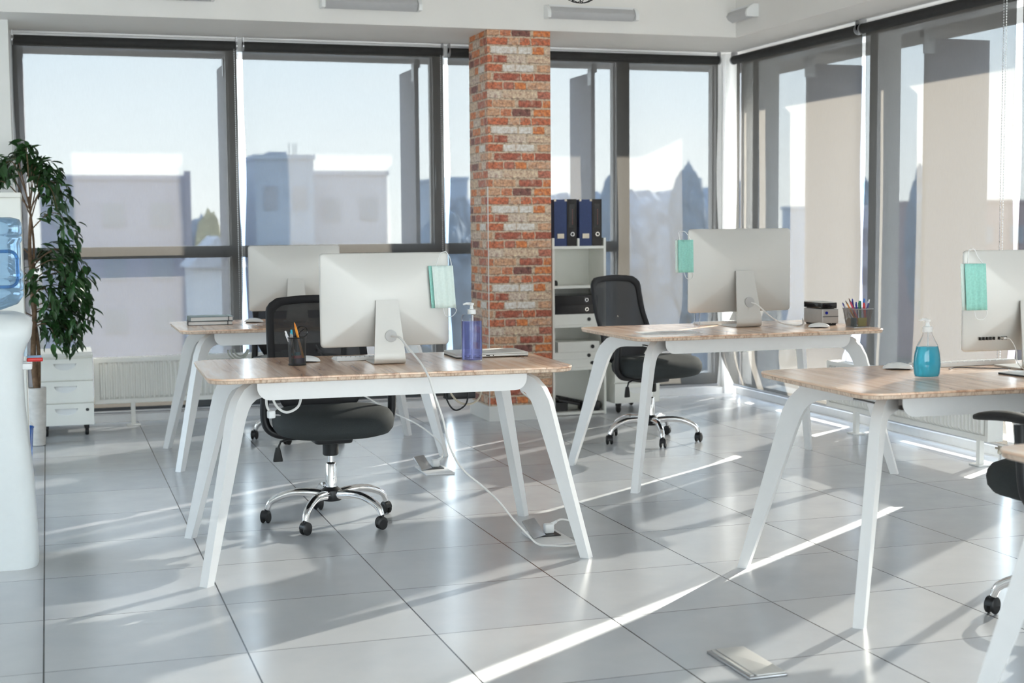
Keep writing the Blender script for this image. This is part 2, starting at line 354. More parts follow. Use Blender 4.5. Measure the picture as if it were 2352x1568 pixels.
mb = MB().span(-3.5, 5.3, -9.1, -9.0, 0, .15); mb.span(-3.5, 5.3, -9.1, -9.0, 2.85, 3.02); mb.span(-3.5, -3.3, -9.1, -9.0, .15, 2.85); mb.span(5.0, 5.3, -9.1, -9.0, .15, 2.85)
struct(mb.build('wall_rear', 'white_paint'), 'white wall behind the viewpoint, with a wide window opening added for fill light', 'wall')
struct(MB().span(5.06, 5.3, -9.0, -3.5, 0, 3.02).build('wall_right', 'white_paint'), 'white side wall behind the viewpoint at right', 'wall')
mb = MB()
for k in range(4): mb.span(-1.66+1.64*k-.04, -1.66+1.64*k+.04, -9.09, -9.01, .15, 2.85)
w = struct(mb.build('window_9', 'frame'), 'unseen wide window added behind the viewpoint for fill light', 'window')  # unseen, added and sized so skylight fills the fronts of the desks
MB().span(-3.3, 5.0, -9.06, -9.05, .15, 2.85).build('window_pane', 'pane', w)

# --- far glazing: four bays
def bay(n, x0, x1, transom, lab):
    """one bay of the far glazing, local to world axes"""
    f = .028 if n < 3 else .052
    m = MB(); y0, y1 = YB, YB+.13
    m.span(x0, x0+f, y0, y1, 0, SZ); m.span(x1-f, x1, y0, y1, 0, SZ); m.span(x0+f, x1-f, y0, y1, 2.50, SZ); m.span(x0+f, x1-f, y0, y1, 0, .16)
    if transom: m.span(x0+f, x1-f, y0+.01, y1-.02, 1.10, 1.18)
    # inner sash rebate
    for a, b, c, d in ((x0+f, x0+f+.012, .085, 2.5), (x1-f-.012, x1-f, .085, 2.5)): m.span(a, b, y0+.04, y1-.05, c, d)
    o = struct(m.build(f'window_{n}', 'frame'), lab, 'window')
    MB().span(x0+f, x1-f, y0+.08, y0+.09, .085, 2.5).build('pane', 'pane', o)
    if n < 3:
        h = MB().span(x1-.024, x1-.004, YB-.012, YB, 1.55, 1.62); h.span(x1-.02, x1-.010, YB-.03, YB-.008, 1.57, 1.72)
        h.build('handle', 'alu_dark', o)
    return o
bay(1, -.186, 1.24, True, 'far window bay at left, behind the ficus')
bay(2, 1.24, 2.683, True, 'far window bay left of the brick pillar')
bay(3, 2.683, 4.117, True, 'far window bay behind the brick pillar and shelf')
bay(4, 4.117, 4.93, False, 'narrow far window bay in the room corner')
struct(MB().span(4.93, 5.05, YB-.06, YB+.12, 0, SZ).build('trim_2', 'frame'), 'white corner post where the glazed walls meet', 'post')
# --- right glazing: bays along y
def rbay(n, y0, y1, lab):
    f = .045; m = MB(); x0, x1 = XR, XR+.17
    m.span(x0, x1, y0, y0+f, 0, SZ); m.span(x0, x1, y1-f, y1, 0, SZ); m.span(x0, x1, y0+f, y1-f, 2.50, SZ); m.span(x0, x1, y0+f, y1-f, 0, .085)
    o = struct(m.build(f'window_{n}', 'frame'), lab, 'window')
    MB().span(x0+.08, x0+.09, y0+f, y1-f, .085, 2.5).build('pane', 'pane', o)
rys = [10.02, 9.78, 8.165, 6.59, 5.06, 3.55, 2.0, .45, -1.1, -3.5]
names = ['right window strip beside the corner post', 'first right window bay from the corner', 'second right window bay from the corner',
         'third right window bay, right of the frame', 'fourth right window bay, out of frame', 'fifth right window bay, out of frame', 'sixth right window bay, out of frame',
         'seventh right window bay, out of frame', 'last right window bay, out of frame']
for i in range(9): rbay(10+i, rys[i+1], rys[i], names[i])
# low sill rails along the floor
struct(MB().span(-.18, 4.93, YB-.045, YB-.001, 0, .05).build('baseboard_back', 'frame'), 'pale sill rail at the foot of the far glazing', 'sill')
struct(MB().span(XR-.045, XR-.001, -3.4, 10.0, 0, .05).build('baseboard_right', 'frame'), 'pale sill rail at the foot of the right glazing', 'sill')

# --- outside: overhang, fins
so = MB().span(-6, 6.06, YB+.17, 11.27, SZ, 3.3); so.span(5.23, 6.06, -8, YB+.17, SZ, 3.3)
struct(so.build('trim_3', 'ext'), 'concrete roof overhang outside the windows', 'overhang')
def fin(name, label, x0, x1, y0, y1, br):
    o = thing(name, label, 'sun fin', ((x0+x1)/2, (y0+y1)/2, -.3), 0, 'steel sun fins outside the windows')
    a, b = (x1-x0)/2, (y1-y0)/2
    MB().span(-a, a, -b, b, 0, 2.80).build('blade', 'fin', o)
    m = MB()
    if br == 'y': m.span(-.022, .022, -b-.03, -b+.05, 2.80, .3+SZ); m.span(-a-.012, -a, -b-.03, -b+.05, 2.70, 2.83)
    else: m.span(-a-.03, -a+.05, -.022, .022, 2.80, .3+SZ); m.span(-a-.03, -a+.05, -b-.012, -b, 2.70, 2.83)
    m.build('bracket', 'alu_dark', o)
for x, lab in ((-.14, 'grey sun fin outside the left end of the far glazing'), (1.287, 'grey sun fin outside between the first two far windows'), (2.713, 'grey sun fin outside just left of the brick pillar'),
               (4.148, 'grey sun fin outside behind the shelf top folders')):
    fin('sun_fin', lab, x-.016, x+.016, 10.78, 11.27, 'y')
for y, lab in ((9.82, 'grey sun fin outside beside the corner, right glazing'), (8.27, 'grey sun fin outside the gap between the two right blinds'), (6.72, 'grey sun fin outside at the right edge of the frame'),
               (5.17, 'grey sun fin outside right glazing, nearer than the frame edge'), (3.6, 'grey sun fin outside right glazing beside the nearest desk'), (2.05, 'grey sun fin outside right glazing level with the viewpoint')):
    fin('sun_fin', lab, 5.51, 5.99, y-.016, y+.016, 'x')

# --- roller blinds
def blind(name_label, a, b, along, face, bow=0.0, side=1, chain=None):
    """roller blind; local x runs along the wall, local -y is the room"""
    L_ = b-a
    o = thing('roller_blind', name_label, 'blind', (a, face, 0) if along == 'x' else (face, b, 0), 0 if along == 'x' else R(-90), 'charcoal screen roller blinds')
    g = MB(); nz_, nx_ = 34, 14; z0, z1 = .085, 2.53
    vs = []
    for i in range(nz_+1):
        t = i/nz_; z = z0+(z1-z0)*t
        for j in range(nx_+1):
            u = j/nx_
            low = max(0, 1-(z-z0)/.62)
            off = -bow*(math.sin(low*math.pi*.93)**1.5 if low > 0 else 0)
            wav = .006*math.sin(5*z+3*u)*(1-abs(2*u-1)**4)*min(1, (z1-z)/.4)
            ed = -.012*math.sin(math.pi*t)**2*(abs(2*u-1)**6)*math.sin(4.5*z)
            vs.append((L_*u + ed*(1 if u > .5 else -1), .012+off+wav, z))
    fs = [(i*(nx_+1)+j, i*(nx_+1)+j+1, (i+1)*(nx_+1)+j+1, (i+1)*(nx_+1)+j) for i in range(nz_) for j in range(nx_)]
    g.add(vs, fs).build('fabric', 'blind', o, ang=80)
    MB().cyl((.012, -.014, 2.525), (L_-.012, -.014, 2.525), .031, 24).build('roller_tube', M_tube, o)
    yb = .012-bow*math.sin(math.pi*.93)**1.5
    MB().cyl((0.0, yb, z0-.008), (L_, yb, z0-.008), .009, 12).build('bottom_bar', 'alu_dark', o)
    for x in (.004, L_-.004): 
        k = MB().box((x, -.012, 2.552), (.008, .05, .062)); k.cyl((x-.004, -.014, 2.525), (x+.004, -.014, 2.525), .034, 18)
        k.build('end_bracket', 'alu_dark', o)
    if chain is not None:
        for dx in (0, .024):
            c = MB()
            for k in range(150): c.box((chain*L_+dx, -.03, 2.5-.0145*k), (.0042, .0042, .0075))
            c.cyl((chain*L_+dx, -.03, 2.5), (chain*L_+dx, -.03, 2.5-.0145*149), .0007, 5)
            c.build('chain_strand', 'alu_dark' if dx == 0 else 'plastic_white', o)
    return o
M_tube = mat('charcoal_tube_fabric', (.03, .03, .03), .8, var=.1)
blind('screen blind over the first far window, behind the ficus', -.176, 1.262, 'x', 9.975, chain=.985)
blind('screen blind on the far window between bright gap and brick pillar', 1.300, 2.702, 'x', 9.975, chain=.984)
blind('wide screen blind on the far windows behind pillar and shelf', 2.742, 4.85, 'x', 9.975, bow=.05)
blind('screen blind on the right glazing nearest the room corner', 8.17, 9.93, 'y', 4.965, bow=.13)
blind('screen blind on the right glazing at the frame edge, with chain', 6.63, 8.13, 'y', 4.965, bow=.03, chain=.965)
blind('screen blind on the right glazing, third from the corner', 5.06, 6.575, 'y', 4.965, bow=.03)
blind('screen blind on the right glazing, fourth from the corner', 3.5, 5.02, 'y', 4.965)
blind('screen blind on the right glazing, fifth from the corner', 1.95, 3.46, 'y', 4.965)
blind('screen blind on the right glazing, sixth from the corner', .4, 1.91, 'y', 4.965)

# --- brick pillar
o = struct(MB().span(0, .437, 0, .43, .1, SZ).build('trim_4', 'brick'), 'square pillar papered with red brick wallpaper', 'pillar')
o.location = (2.786, 9.165, 0)
MB().span(-.012, .449, -.012, .442, 0, .1).build('plinth', 'white_paint', o)

MB().span(-.003, 0, .004, .016, .1, 1.56).build('corner_strip', 'plastic_white', o)

# --- wall lights on the bulkhead
def wall_light(label, loc, rotz):
    o = thing('wall_light', label, 'wall light', loc, rotz, 'batten lights on the bulkhead')
    m = MB(); hw = .30
    prof = [(0, .0), (0, .085), (-.03, .085), (-.062, .070), (-.085, .045), (-.09, .02), (-.085, .0)]
    def ring(x, s=1.0): return [(x, y*s, .005+z*s) for y, z in prof]
    b = MB().loft([[(x, y, z) for y, z in [(0, 0), (0, .085), (-.035, .085), (-.035, .072), (-.006, .06), (-.006, .0)]] for x in (-hw, hw)])
    b.build('housing', 'steel_white', o)
    for sx in (-1, 1): MB().loft([[(sx*(hw+d), y, z-.004) for y, z in prof] for d in (0, .022)]).build('end_cap', 'plastic_white', o)
    arc = [(-.008, .0), (-.03, -.006), (-.062, .012), (-.075, .035), (-.062, .058), (-.036, .071)]
    MB().loft([[(x, y, z) for y, z in arc] for x in (-hw+.004, hw-.004)]).build('diffuser', M_diff, o)
    return o
M_diff = mat('frosted_diffuser', (.52, .52, .53), .35, var=.02)
wall_light('batten light on the bulkhead, leftmost and cut by the frame top', (.70, 9.13, 2.69), 0)
wall_light('batten light on the bulkhead, left of the brick pillar', (2.0, 9.13, 2.675), 0)
wall_light('batten light on the bulkhead, right of the brick pillar', (3.49, 9.13, 2.665), 0)
wall_light('batten light on the right bulkhead, seen at an angle', (4.57, 9.12, 2.685), R(-90))
# pendant, only the lowest wires in view
o = thing('pendant_lamp', 'black wire cage pendant peeping in at the top edge', 'pendant lamp', (2.30, 6.12, 2.29))
cg = MB()
for a in (-38, 12, 62):
    ca, sa = math.cos(R(a)), math.sin(R(a))
    cg.tube([(.13*math.sin(t)*ca, .13*math.sin(t)*sa, .16-.16*math.cos(t)) for t in [2*math.pi*k/40 for k in range(41)]], .002, 6)
for dx in (-.028, .012): cg.tube([(dx+.024*math.cos(t), -.01, .022+.022*math.sin(t)) for t in [2*math.pi*k/24 for k in range(25)]], .0016, 6)
cg.build('cage', 'black', o); MB().lathe([(.001, .10), (.02, .105), (.03, .14), (.026, .17), (.014, .20), (.013, .22), (.001, .22)]).build('bulb', 'plastic_white', o)
MB().cyl((0, 0, .22), (0, 0, .32), .018).build('socket', 'black', o); MB().cyl((0, 0, .32), (0, 0, .73), .003, 8).build('cord', 'black', o)

# ================================================================ desks
def make_desk(label, loc, rotz, grp='white-legged desks with oak tops'):
    o = thing('desk', label, 'desk', loc, rotz, grp)
    W, D, r = 1.42, .82, .085
    t = MB().loft([[(x, y, z) for x, y in rrect(W-2*i, D-2*i, r-i, 8)] for i, z in ((.003, TZ-.008), (0.0, TZ-.0065), (0, TZ-.002), (.002, TZ))])
    top = t.build('tabletop', 'wood', o)
    MB().loft([[(x, y, z) for x, y in rrect(W-2*i, D-2*i, r-i, 8)] for i, z in ((.010, TZ-.0215), (.004, TZ-.018), (.002, TZ-.008))]).build('edge_banding', 'edge', top)
    path = [(0, 0), (.094, .30), (.170, .545), (.188, .600), (.209, .641), (.238, .671), (.278, .689), (.325, .694), (.42, .694)]
    thick = [.038, .054, .070, .074, .074, .072, .069, .066, .062]
    for sx in (-1, 1):
        for sy in (-1, 1):
            dx, dy = -sx*.7071, -sy*.7071; px, py = -dy, dx
            rings = []
            for i, (s, z) in enumerate(path):
                a = path[max(i-1, 0)]; b = path[min(i+1, len(path)-1)]
                tx, tz = b[0]-a[0], b[1]-a[1]; l = math.hypot(tx, tz); nx_, nz_ = -tz/l, tx/l
                th = thick[i]/2; hw = .018
                if i == 0: nx_, nz_ = -1, 0
                ring = []
                for e, k in ((-1, -1), (1, -1), (1, 1), (-1, 1)):
                    ss, zz = s+nx_*th*e, z+nz_*th*e
                    zz = min(zz, TZ-.0225)
                    ring.append((sx*.735+dx*ss+px*hw*k, sy*.433+dy*ss+py*hw*k, max(zz, 0.0)))
                rings.append(ring)
            MB().loft(rings).build('leg', 'steel_white', o, ang=30)
    tr = MB(); L_, z0, z1 = .525, .662, TZ-.022
    rr0 = .048; arc = [(rr0*(1-math.cos(R(15*k))), rr0*(1-math.sin(R(15*k)))) for k in range(7)]
    out = [(-L_, z1)] + [(-L_+a, z0+b) for a, b in arc] + [(L_-a, z0+b) for a, b in reversed(arc)] + [(L_, z1)]
    tr.loft([[(x, y, z) for x, z in out] for y in (-.332, -.328)]); tr.loft([[(x, y, z) for x, z in out] for y in (.328, .332)])
    tr.span(-.44, .44, -.33, .33, z0, z0+.004)
    tr.build('cable_tray', 'steel_white', o)
    for sx in (-1, 1): MB().span(sx*.44-.02, sx*.44+.02, -.16, .16, .678, TZ-.022).build('cross_rail', 'steel_white', o)
    return o
D1 = make_desk('foreground wooden desk with purple bottle and laptop, white splayed legs', (1.262, 5.70, 0), R(-1.5))
D2 = copy_thing(D1, 'wooden desk at the back left holding two notebooks', (1.378, 8.30, 0), 0)
D3 = copy_thing(D1, 'wooden desk on the right at the back with silver drives and pen basket', (3.425, 6.90, 0), R(1.0))
D4 = copy_thing(D1, 'wooden desk at right with the blue sanitizer bottle', (3.213, 4.44, 0), R(-1.5))
D5 = copy_thing(D1, 'nearest desk, only a corner and one leg at the right frame edge', (2.90, 2.595, 0), 0)

# ================================================================ office chairs (facing -y)
def back_y(x, z): return .222 + (z-.47)*.17 - .55*x*x - .10*math.exp(-((z-.62)/.11)**2)*.35
def back_half(z):
    t = (z-.465)/(.985-.465)
    w = .135 + (.232-.135)*min(1, t/.27)**.8 if t < .27 else .232 - .012*(t-.27)
    return w
def make_chair(label, loc, rotz):
    o = thing('office_chair', label, 'office chair', loc, rotz, 'black mesh-backed office chairs')
    # seat cushion
    rings = []
    def seat_ring(sw, sd, z, dome=0.0):
        pts = []
        for k in range(40):
            a = 2*math.pi*k/40; c, s = math.cos(a), math.sin(a); ex = 2/2.7
            x = abs(c)**ex*(1 if c > 0 else -1)*.262*sw; y = abs(s)**ex*(1 if s > 0 else -1)*.245*sd
            wf = 1-.07*max(0, y)/.25
            fr = max(0, -y-.12)/.13
            pts.append((x*wf, y-.045, z - dome*((x/.26)**2*.10) - .022*fr*fr*(1 if z > .45 else .3) + .012*(x/.26)**2*(1 if z > .45 else 0)))
        return pts
    for sw, sd, z in ((.55, .55, .398), (.80, .80, .402), (.92, .92, .412), (.985, .985, .434), (1, 1, .455), (.985, .985, .477), (.93, .93, .497), (.80, .80, .510), (.5, .5, .516), (.12, .12, .518)):
        rings.append(seat_ring(sw, sd, z))
    MB().loft(rings).build('seat', 'fabric', o, ang=60)
    MB().loft([[(x, y, z) for x, y, z in seat_ring(.66, .66, zz)] for zz in (.397, .409)]).build('seat_pan', 'black', o)
    # back
    nzs = 26; out = []
    zt, zb = .985, .465
    left = []
    for k in range(nzs+1):
        t = k/nzs; z = zb+(zt-zb)*t; w = back_half(z)
        if t > .88: w -= .05*((t-.88)/.12)**2.6
        if t < .04: w -= .03*(1-t/.04)
        left.append((w, z))
    top = [(x, zt+.010*(1-(x/.17)**2)) for x in (.12, .06, 0, -.06, -.12)]
    bot = [(x, zb-.004) for x in (-.08, -.03, .03, .08)]
    loop = [(w, z) for w, z in left] + top + [(-w, z) for w, z in reversed(left)] + bot
    cz = .745
    def ringp(s, sb=None):
        pts = []
        for x, z in loop:
            z2 = cz+(z-cz)*(s if z > .62 else (sb or s)); x2 = x*s
            pts.append((x2, back_y(x2, z2), z2))
        return pts
    b = MB().loft([ringp(1), ringp(.95), ringp(.86, .58)], caps=False); b.build('backrest_frame', 'back_border', o, ang=60, solid=.014)
    c = MB().loft([ringp(.87, .59), ringp(.6, .42), ringp(.3, .25), ringp(.02, .02)], caps=False); c.build('backrest_mesh', 'chair_mesh', o, ang=60)
    MB().tube(smooth_path([(0, .10, .395), (0, .24, .41), (0, back_y(0, .5)+.035, .50), (0, back_y(0, .62)+.03, .62)]), .028, 10, flat=.5).build('back_support', 'black', o)
    # arms
    for sx in (-1, 1):
        p = smooth_path([(sx*.10, .02, .398), (sx*.20, .02, .396), (sx*.262, .02, .42), (sx*.285, .02, .47), (sx*.286, .01, .56), (sx*.286, 0, .655)], 6)
        arm = MB().tube(p, .019, 10); a = arm.build('armrest', 'black', o)
        pad = MB(); rr = []
        for t in [k/10 for k in range(11)]:
            y = .07-.27*t; w = .036*math.sqrt(max(.03, 1-(2*t-1)**4)); zc = .668+.012*math.sin(t*math.pi)-.012*t
            rr.append([(sx*.286+w*math.cos(q), y, zc+.016*math.sin(q)*(1-.5*abs(2*t-1)**3)) for q in [2*math.pi*k/14 for k in range(14)]])
        pad.loft(rr); pad.build('arm_pad', 'rubber', a)
    # mechanism, lever
    MB().rbox((0, .02, .382), (.17, .22, .045), .02).build('tilt_mechanism', 'black', o)
    lv = MB().tube([(-.06, -.02, .385), (-.19, -.02, .383), (-.225, -.02, .375), (-.238, -.02, .345)], .005, 8).build('height_lever', 'black', o)
    MB().loft([[(-.238+s*x, -.02+t*y, z) for x, y in rrect(1, 1, .3, 3)] for s, t, z in ((.018, .016, .35), (.030, .018, .325), (.042, .016, .295), (.040, .014, .288))]).build('lever_paddle', 'rubber', lv)
    # gas column
    MB().lathe([(.030, .30), (.035, .305), (.035, .345), (.030, .36), (.03, .372)], seg=24).build('column_bellows', 'rubber', o)
    MB().lathe([(.0245, .135), (.0245, .262), (.020, .268), (.0135, .27), (.0135, .305)], seg=24).build('gas_column', 'chrome', o)
    h = MB().lathe([(.025, .095), (.045, .10), (.049, .115), (.046, .145), (.030, .158), (.0245, .16)], seg=24).build('base_hub', 'black', o)
    for k in range(5):
        a = R(18+72*k); T = Matrix.Rotation(a, 4, 'Z')
        p = smooth_path([(.03, 0, .125), (.10, 0, .135), (.17, 0, .134), (.23, 0, .116), (.27, 0, .092), (.285, 0, .060)], 5)
        MB().tube(p, [.021-.008*i/(len(p)-1) for i in range(len(p))], 12, T).build('base_arm', 'chrome', o)
        tw = R(random.uniform(0, 360))
        Tc = T @ Matrix.Translation((.290, 0, 0)) @ Matrix.Rotation(tw-a, 4, 'Z') @ Matrix.Diagonal((.92, .86, 1, 1))
        cs = MB().tube([(0, 0, .042), (0, 0, .066)], .008, 10, Tc)
        hood = MB()
        cs.loft([[(.006+.026*s*math.cos(q), yy, .030+.027*s*math.sin(q)) for q in [math.pi*k2/12-.25 for k2 in range(14)]] for yy, s in ((-.022, .8), (-.018, 1), (.018, 1), (.022, .8))], Tc)
        ca = cs.build('caster', 'black', o)
        for sy in (-1, 1): MB().lathe([(.006, -.008), (.020, -.008), (.024, -.004), (.0245, .003), (.020, .007), (.006, .007)], seg=22, T=Tc @ Matrix.Translation((.006, sy*.0145, .0247)) @ Matrix.Rotation(R(90), 4, 'X')).build('wheel', 'rubber', ca)
    return o
C1 = make_chair('black office chair in the foreground, tucked under the desk with purple bottle', (1.165, 6.27, 0), R(2))
C2 = copy_thing(C1, 'black office chair mostly hidden behind the desk at back left', (1.47, 8.86, 0), R(8))
C3 = copy_thing(C1, 'black office chair turned sideways beside the shelf of binders', (3.435, 7.98, 0), R(27))
C4 = copy_thing(C1, 'black office chair cut by the right frame edge, only its arm and seat', (3.165, 3.80, 0), R(186), 1.03)

# ================================================================ desk-top computers
def make_monitor(label, loc, rotz, scale=1.0):
    o = thing('desktop_computer', label, 'computer', loc, rotz, 'silver all-in-one desktop computers')
    W, H, zc = .530, .378, .256
    base = rrect(W, H, .016, 5); pts0 = []
    for i_ in range(len(base)):
        a_, b_ = base[i_], base[(i_+1) % len(base)]; m_ = 10 if math.dist(a_, b_) > .1 else 1
        pts0 += [(a_[0]+(b_[0]-a_[0])*k/m_, a_[1]+(b_[1]-a_[1])*k/m_) for k in range(m_)]
    def ring(s, y):
        out = []
        t = (1-s)**.8
        for x, z in pts0:
            a = math.atan2(z/H, x/W); ex, ez = W/2*math.cos(a), H/2*math.sin(a)
            out.append((s*((1-t)*x+t*ex), y, zc+s*((1-t)*z+t*ez)))
        return out
    prof = [(1, .034), (1, .031), (.996, .029)] + [(q, .029-.034*(1-q**1.9)) for q in (.98, .95, .91, .86, .8, .73, .66, .58, .5, .42, .34, .26, .18, .1, .04)]
    MB().loft([ring(s, y) for s, y in prof]).build('screen_housing', 'alu', o, ang=70)
    MB().loft([[(x, y, zc+.034+z) for x, z in rrect(W-.004, H-.075, .006, 3)] for y in (.0342, .0355)]).build('screen', 'black_gloss', o)
    # stand: bent plate
    st = MB(); prof = [(-.012, .255, .090), (-.022, .20, .098), (-.040, .12, .112), (-.054, .045, .124), (-.058, .022, .127), (-.054, .009, .128), (-.043, .004, .128), (.0, .0035, .128), (.118, .0035, .128)]
    rings = []
    for i, (y, z, w) in enumerate(prof):
        a = prof[max(i-1, 0)]; b = prof[min(i+1, len(prof)-1)]; ty, tz = b[0]-a[0], b[1]-a[1]; l = math.hypot(ty, tz); ny, nz_ = tz/l, -ty/l
        h = .0026
        rings.append([(-w/2, y-ny*h, z-nz_*h), (w/2, y-ny*h, z-nz_*h), (w/2, y+ny*h, z+nz_*h), (-w/2, y+ny*h, z+nz_*h)])
    s = st.loft(rings).build('stand', 'alu', o, ang=50)
    Tq = Matrix.Translation((.008, -.0455, .113)) @ Matrix.Rotation(R(90-9), 4, 'X')
    MB().lathe([(.001, 0), (.024, 0), (.024, .003), (.001, .003)], T=Tq, seg=28).build('cable_port', M_port, s)
    return o
M_port = mat('light_grey_plastic', (.50, .50, .50), .4, var=.02)
C_M1 = make_monitor('silver all-in-one computer on the foreground desk, white mask at its corner', (1.295, 5.69, TZ), R(-1.5))
C_M2 = copy_thing(C_M1, 'silver all-in-one computer on the back left desk with notebooks', (1.362, 8.34, TZ), R(-2))
C_M3 = copy_thing(C_M1, 'larger silver all-in-one computer next to the silver drives', (3.537, 6.97, TZ), R(3), 1.175)
C_M4 = copy_thing(C_M1, 'silver all-in-one computer cut by the right frame edge, ports along its bottom', (3.502, 4.56, TZ), R(-1.5))
def ports(mon, xs, label=None):
    m = MB()
    for x, w in xs: m.box((x, .0125, .116), (w, .011, .011))
    m.build('port_row', 'black_gloss', mon)
ports(C_M4, [(-.198+.0145*k, .0055) for k in range(5)] + [(-.118, .004), (-.106, .004), (-.092, .012)])
ports(C_M2, [(-.115, .006), (-.10, .006), (-.085, .006)])

def keyboard(label, loc, rotz, w=.28, d=.115):
    o = thing('keyboard', label, 'keyboard', loc, rotz, 'slim white keyboards')
    MB().loft([[(x, y, z + max(0, -y+.03)*h) for x, y in rrect(w, d, .008, 3)] for z, h in ((.001, 0), (.006, .10), (.007, .10))]).build('case', 'plastic_white', o)
    k = MB()
    nx_ = 14
    for r in range(5):
        y = -d/2+.015+r*(d-.03)/4
        for c in range(nx_):
            if r == 4 and 3 < c < 9: continue
            x = -w/2+.014+c*(w-.028)/(nx_-1); k.box((x, y, .0095+max(0, -y+.03)*.10), (w/nx_*.82, d/5*.74, .004))
        if r == 4: k.box((-.018, y, .0095), (w*.36, d/5*.74, .004))
    k.build('keys', 'plastic_white', o); return o
def mouse(label, loc, rotz):
    o = thing('computer_mouse', label, 'mouse', loc, rotz, 'white computer mice')
    rings = []
    for s, z in ((1, .006), (1.0, .009), (.97, .013), (.88, .018), (.7, .0225), (.42, .0255), (.1, .0265)):
        rings.append([(.029*s*math.cos(a), .056*s*math.sin(a)*(1), z-.004*(math.sin(a)**2)*(s)) for a in [2*math.pi*k/32 for k in range(32)]])
    MB().loft(rings).build('shell', 'plastic_white', o, ang=60)
    MB().loft([[(.026*s*math.cos(a), .050*s*math.sin(a), z) for a in [2*math.pi*k/28 for k in range(28)]] for s, z in ((.9, 0.0), (1, .004), (1, .008))]).build('base', 'black', o)
    return o
keyboard('white keyboard behind the stand of the foreground computer', (1.255, 5.895, TZ), R(-1))
keyboard('white keyboard lying beyond the larger computer beside a clear glass', (3.52, 7.215, TZ), R(2))
keyboard('white keyboard behind the blue sanitizer bottle', (3.36, 4.765, TZ), R(2), .42, .115)
mouse('white mouse half hidden by the black pen cup', (.998, 5.865, TZ), R(70))
mouse('white mouse beside the two notebooks', (1.128, 8.42, TZ), R(75))
mouse('white mouse in front of the silver drives', (3.862, 6.735, TZ), R(62))
mouse('white mouse left of the blue sanitizer bottle', (3.035, 4.705, TZ), R(55))

# masks hung on the monitor corners
def mask(label, loc, rotz, tilt, front, back, loop_top, flip=1):
    o = thing('face_mask', label, 'face mask', loc, rotz, 'face masks hung on computers')
    W, H = .088, .172
    def sheet(x0, x1, y0, name, m, par, curl=0.0, th=.0015):
        vs = []; nx_, nz_ = 28, 8
        for i in range(nz_+1):
            for j in range(nx_+1):
                u = j/nx_; v = i/nz_; x = x0+(x1-x0)*u
                pl = .0050*(abs((u*3.5) % 1-.5)*2-.5)*(1-abs(2*u-1)**6)
                vs.append((x+tilt*(v-.5)*-1, y0+pl-curl*(2*u-1)**2, -H*v))
        fs = [(i*(nx_+1)+j, i*(nx_+1)+j+1, (i+1)*(nx_+1)+j+1, (i+1)*(nx_+1)+j) for i in range(nz_) for j in range(nx_)]
        return MB().add(vs, fs).build(name, m, par, ang=60, solid=th)
    sheet(-W/2, W/2, 0, 'pleated_cloth', front, o, .004)
    sheet(-W/2-.012*flip, W/2-.012*flip, .010, 'inner_lining', back, o, .004)
    lp = MB().tube(smooth_path([(-W*.36, .004, -.004)] + loop_top + [(W*.40, .004, -.004)], 6), .0016, 6)
    lp.build('ear_loop', 'plastic_white', o); lp = MB()
    lp.tube(smooth_path([(-W*.1+tilt*-.5, .0, -H+.002), (W*.05, -.002, -H-.03), (W*.38, -.003, -H-.034), (W*.52-tilt*.5, -.001, -H-.012), (W*.42-tilt*.5, .0, -H+.002)], 6), .0014, 6)
    lp.build('ear_loop', 'plastic_white', o); return o
mask('white face mask hung on the foreground computer corner, mint back edge showing', (1.532, 5.678, 1.145), R(-1.5), -.012, 'mask_white', 'mask_green', [(-.012, .012, .045), (.004, .022, .054), (.018, .025, .055), (.03, .012, .03)], 1)
mask('mint pleated face mask hung on the larger computer by the drives', (3.204, 6.978, 1.222), R(2), -.003, 'mask_green', 'mask_white', [(-.028, .02, .038), (-.018, .022, .043), (.008, .025, .043), (.022, .012, .022)], 1)
mask('mint face mask on the computer at the right frame edge', (3.262, 4.553, 1.152), R(-1.5), -.010, 'mask_green', 'mask_white', [(-.02, .018, .045), (-.006, .022, .052), (.006, .02, .052), (.016, .012, .025)], 1)

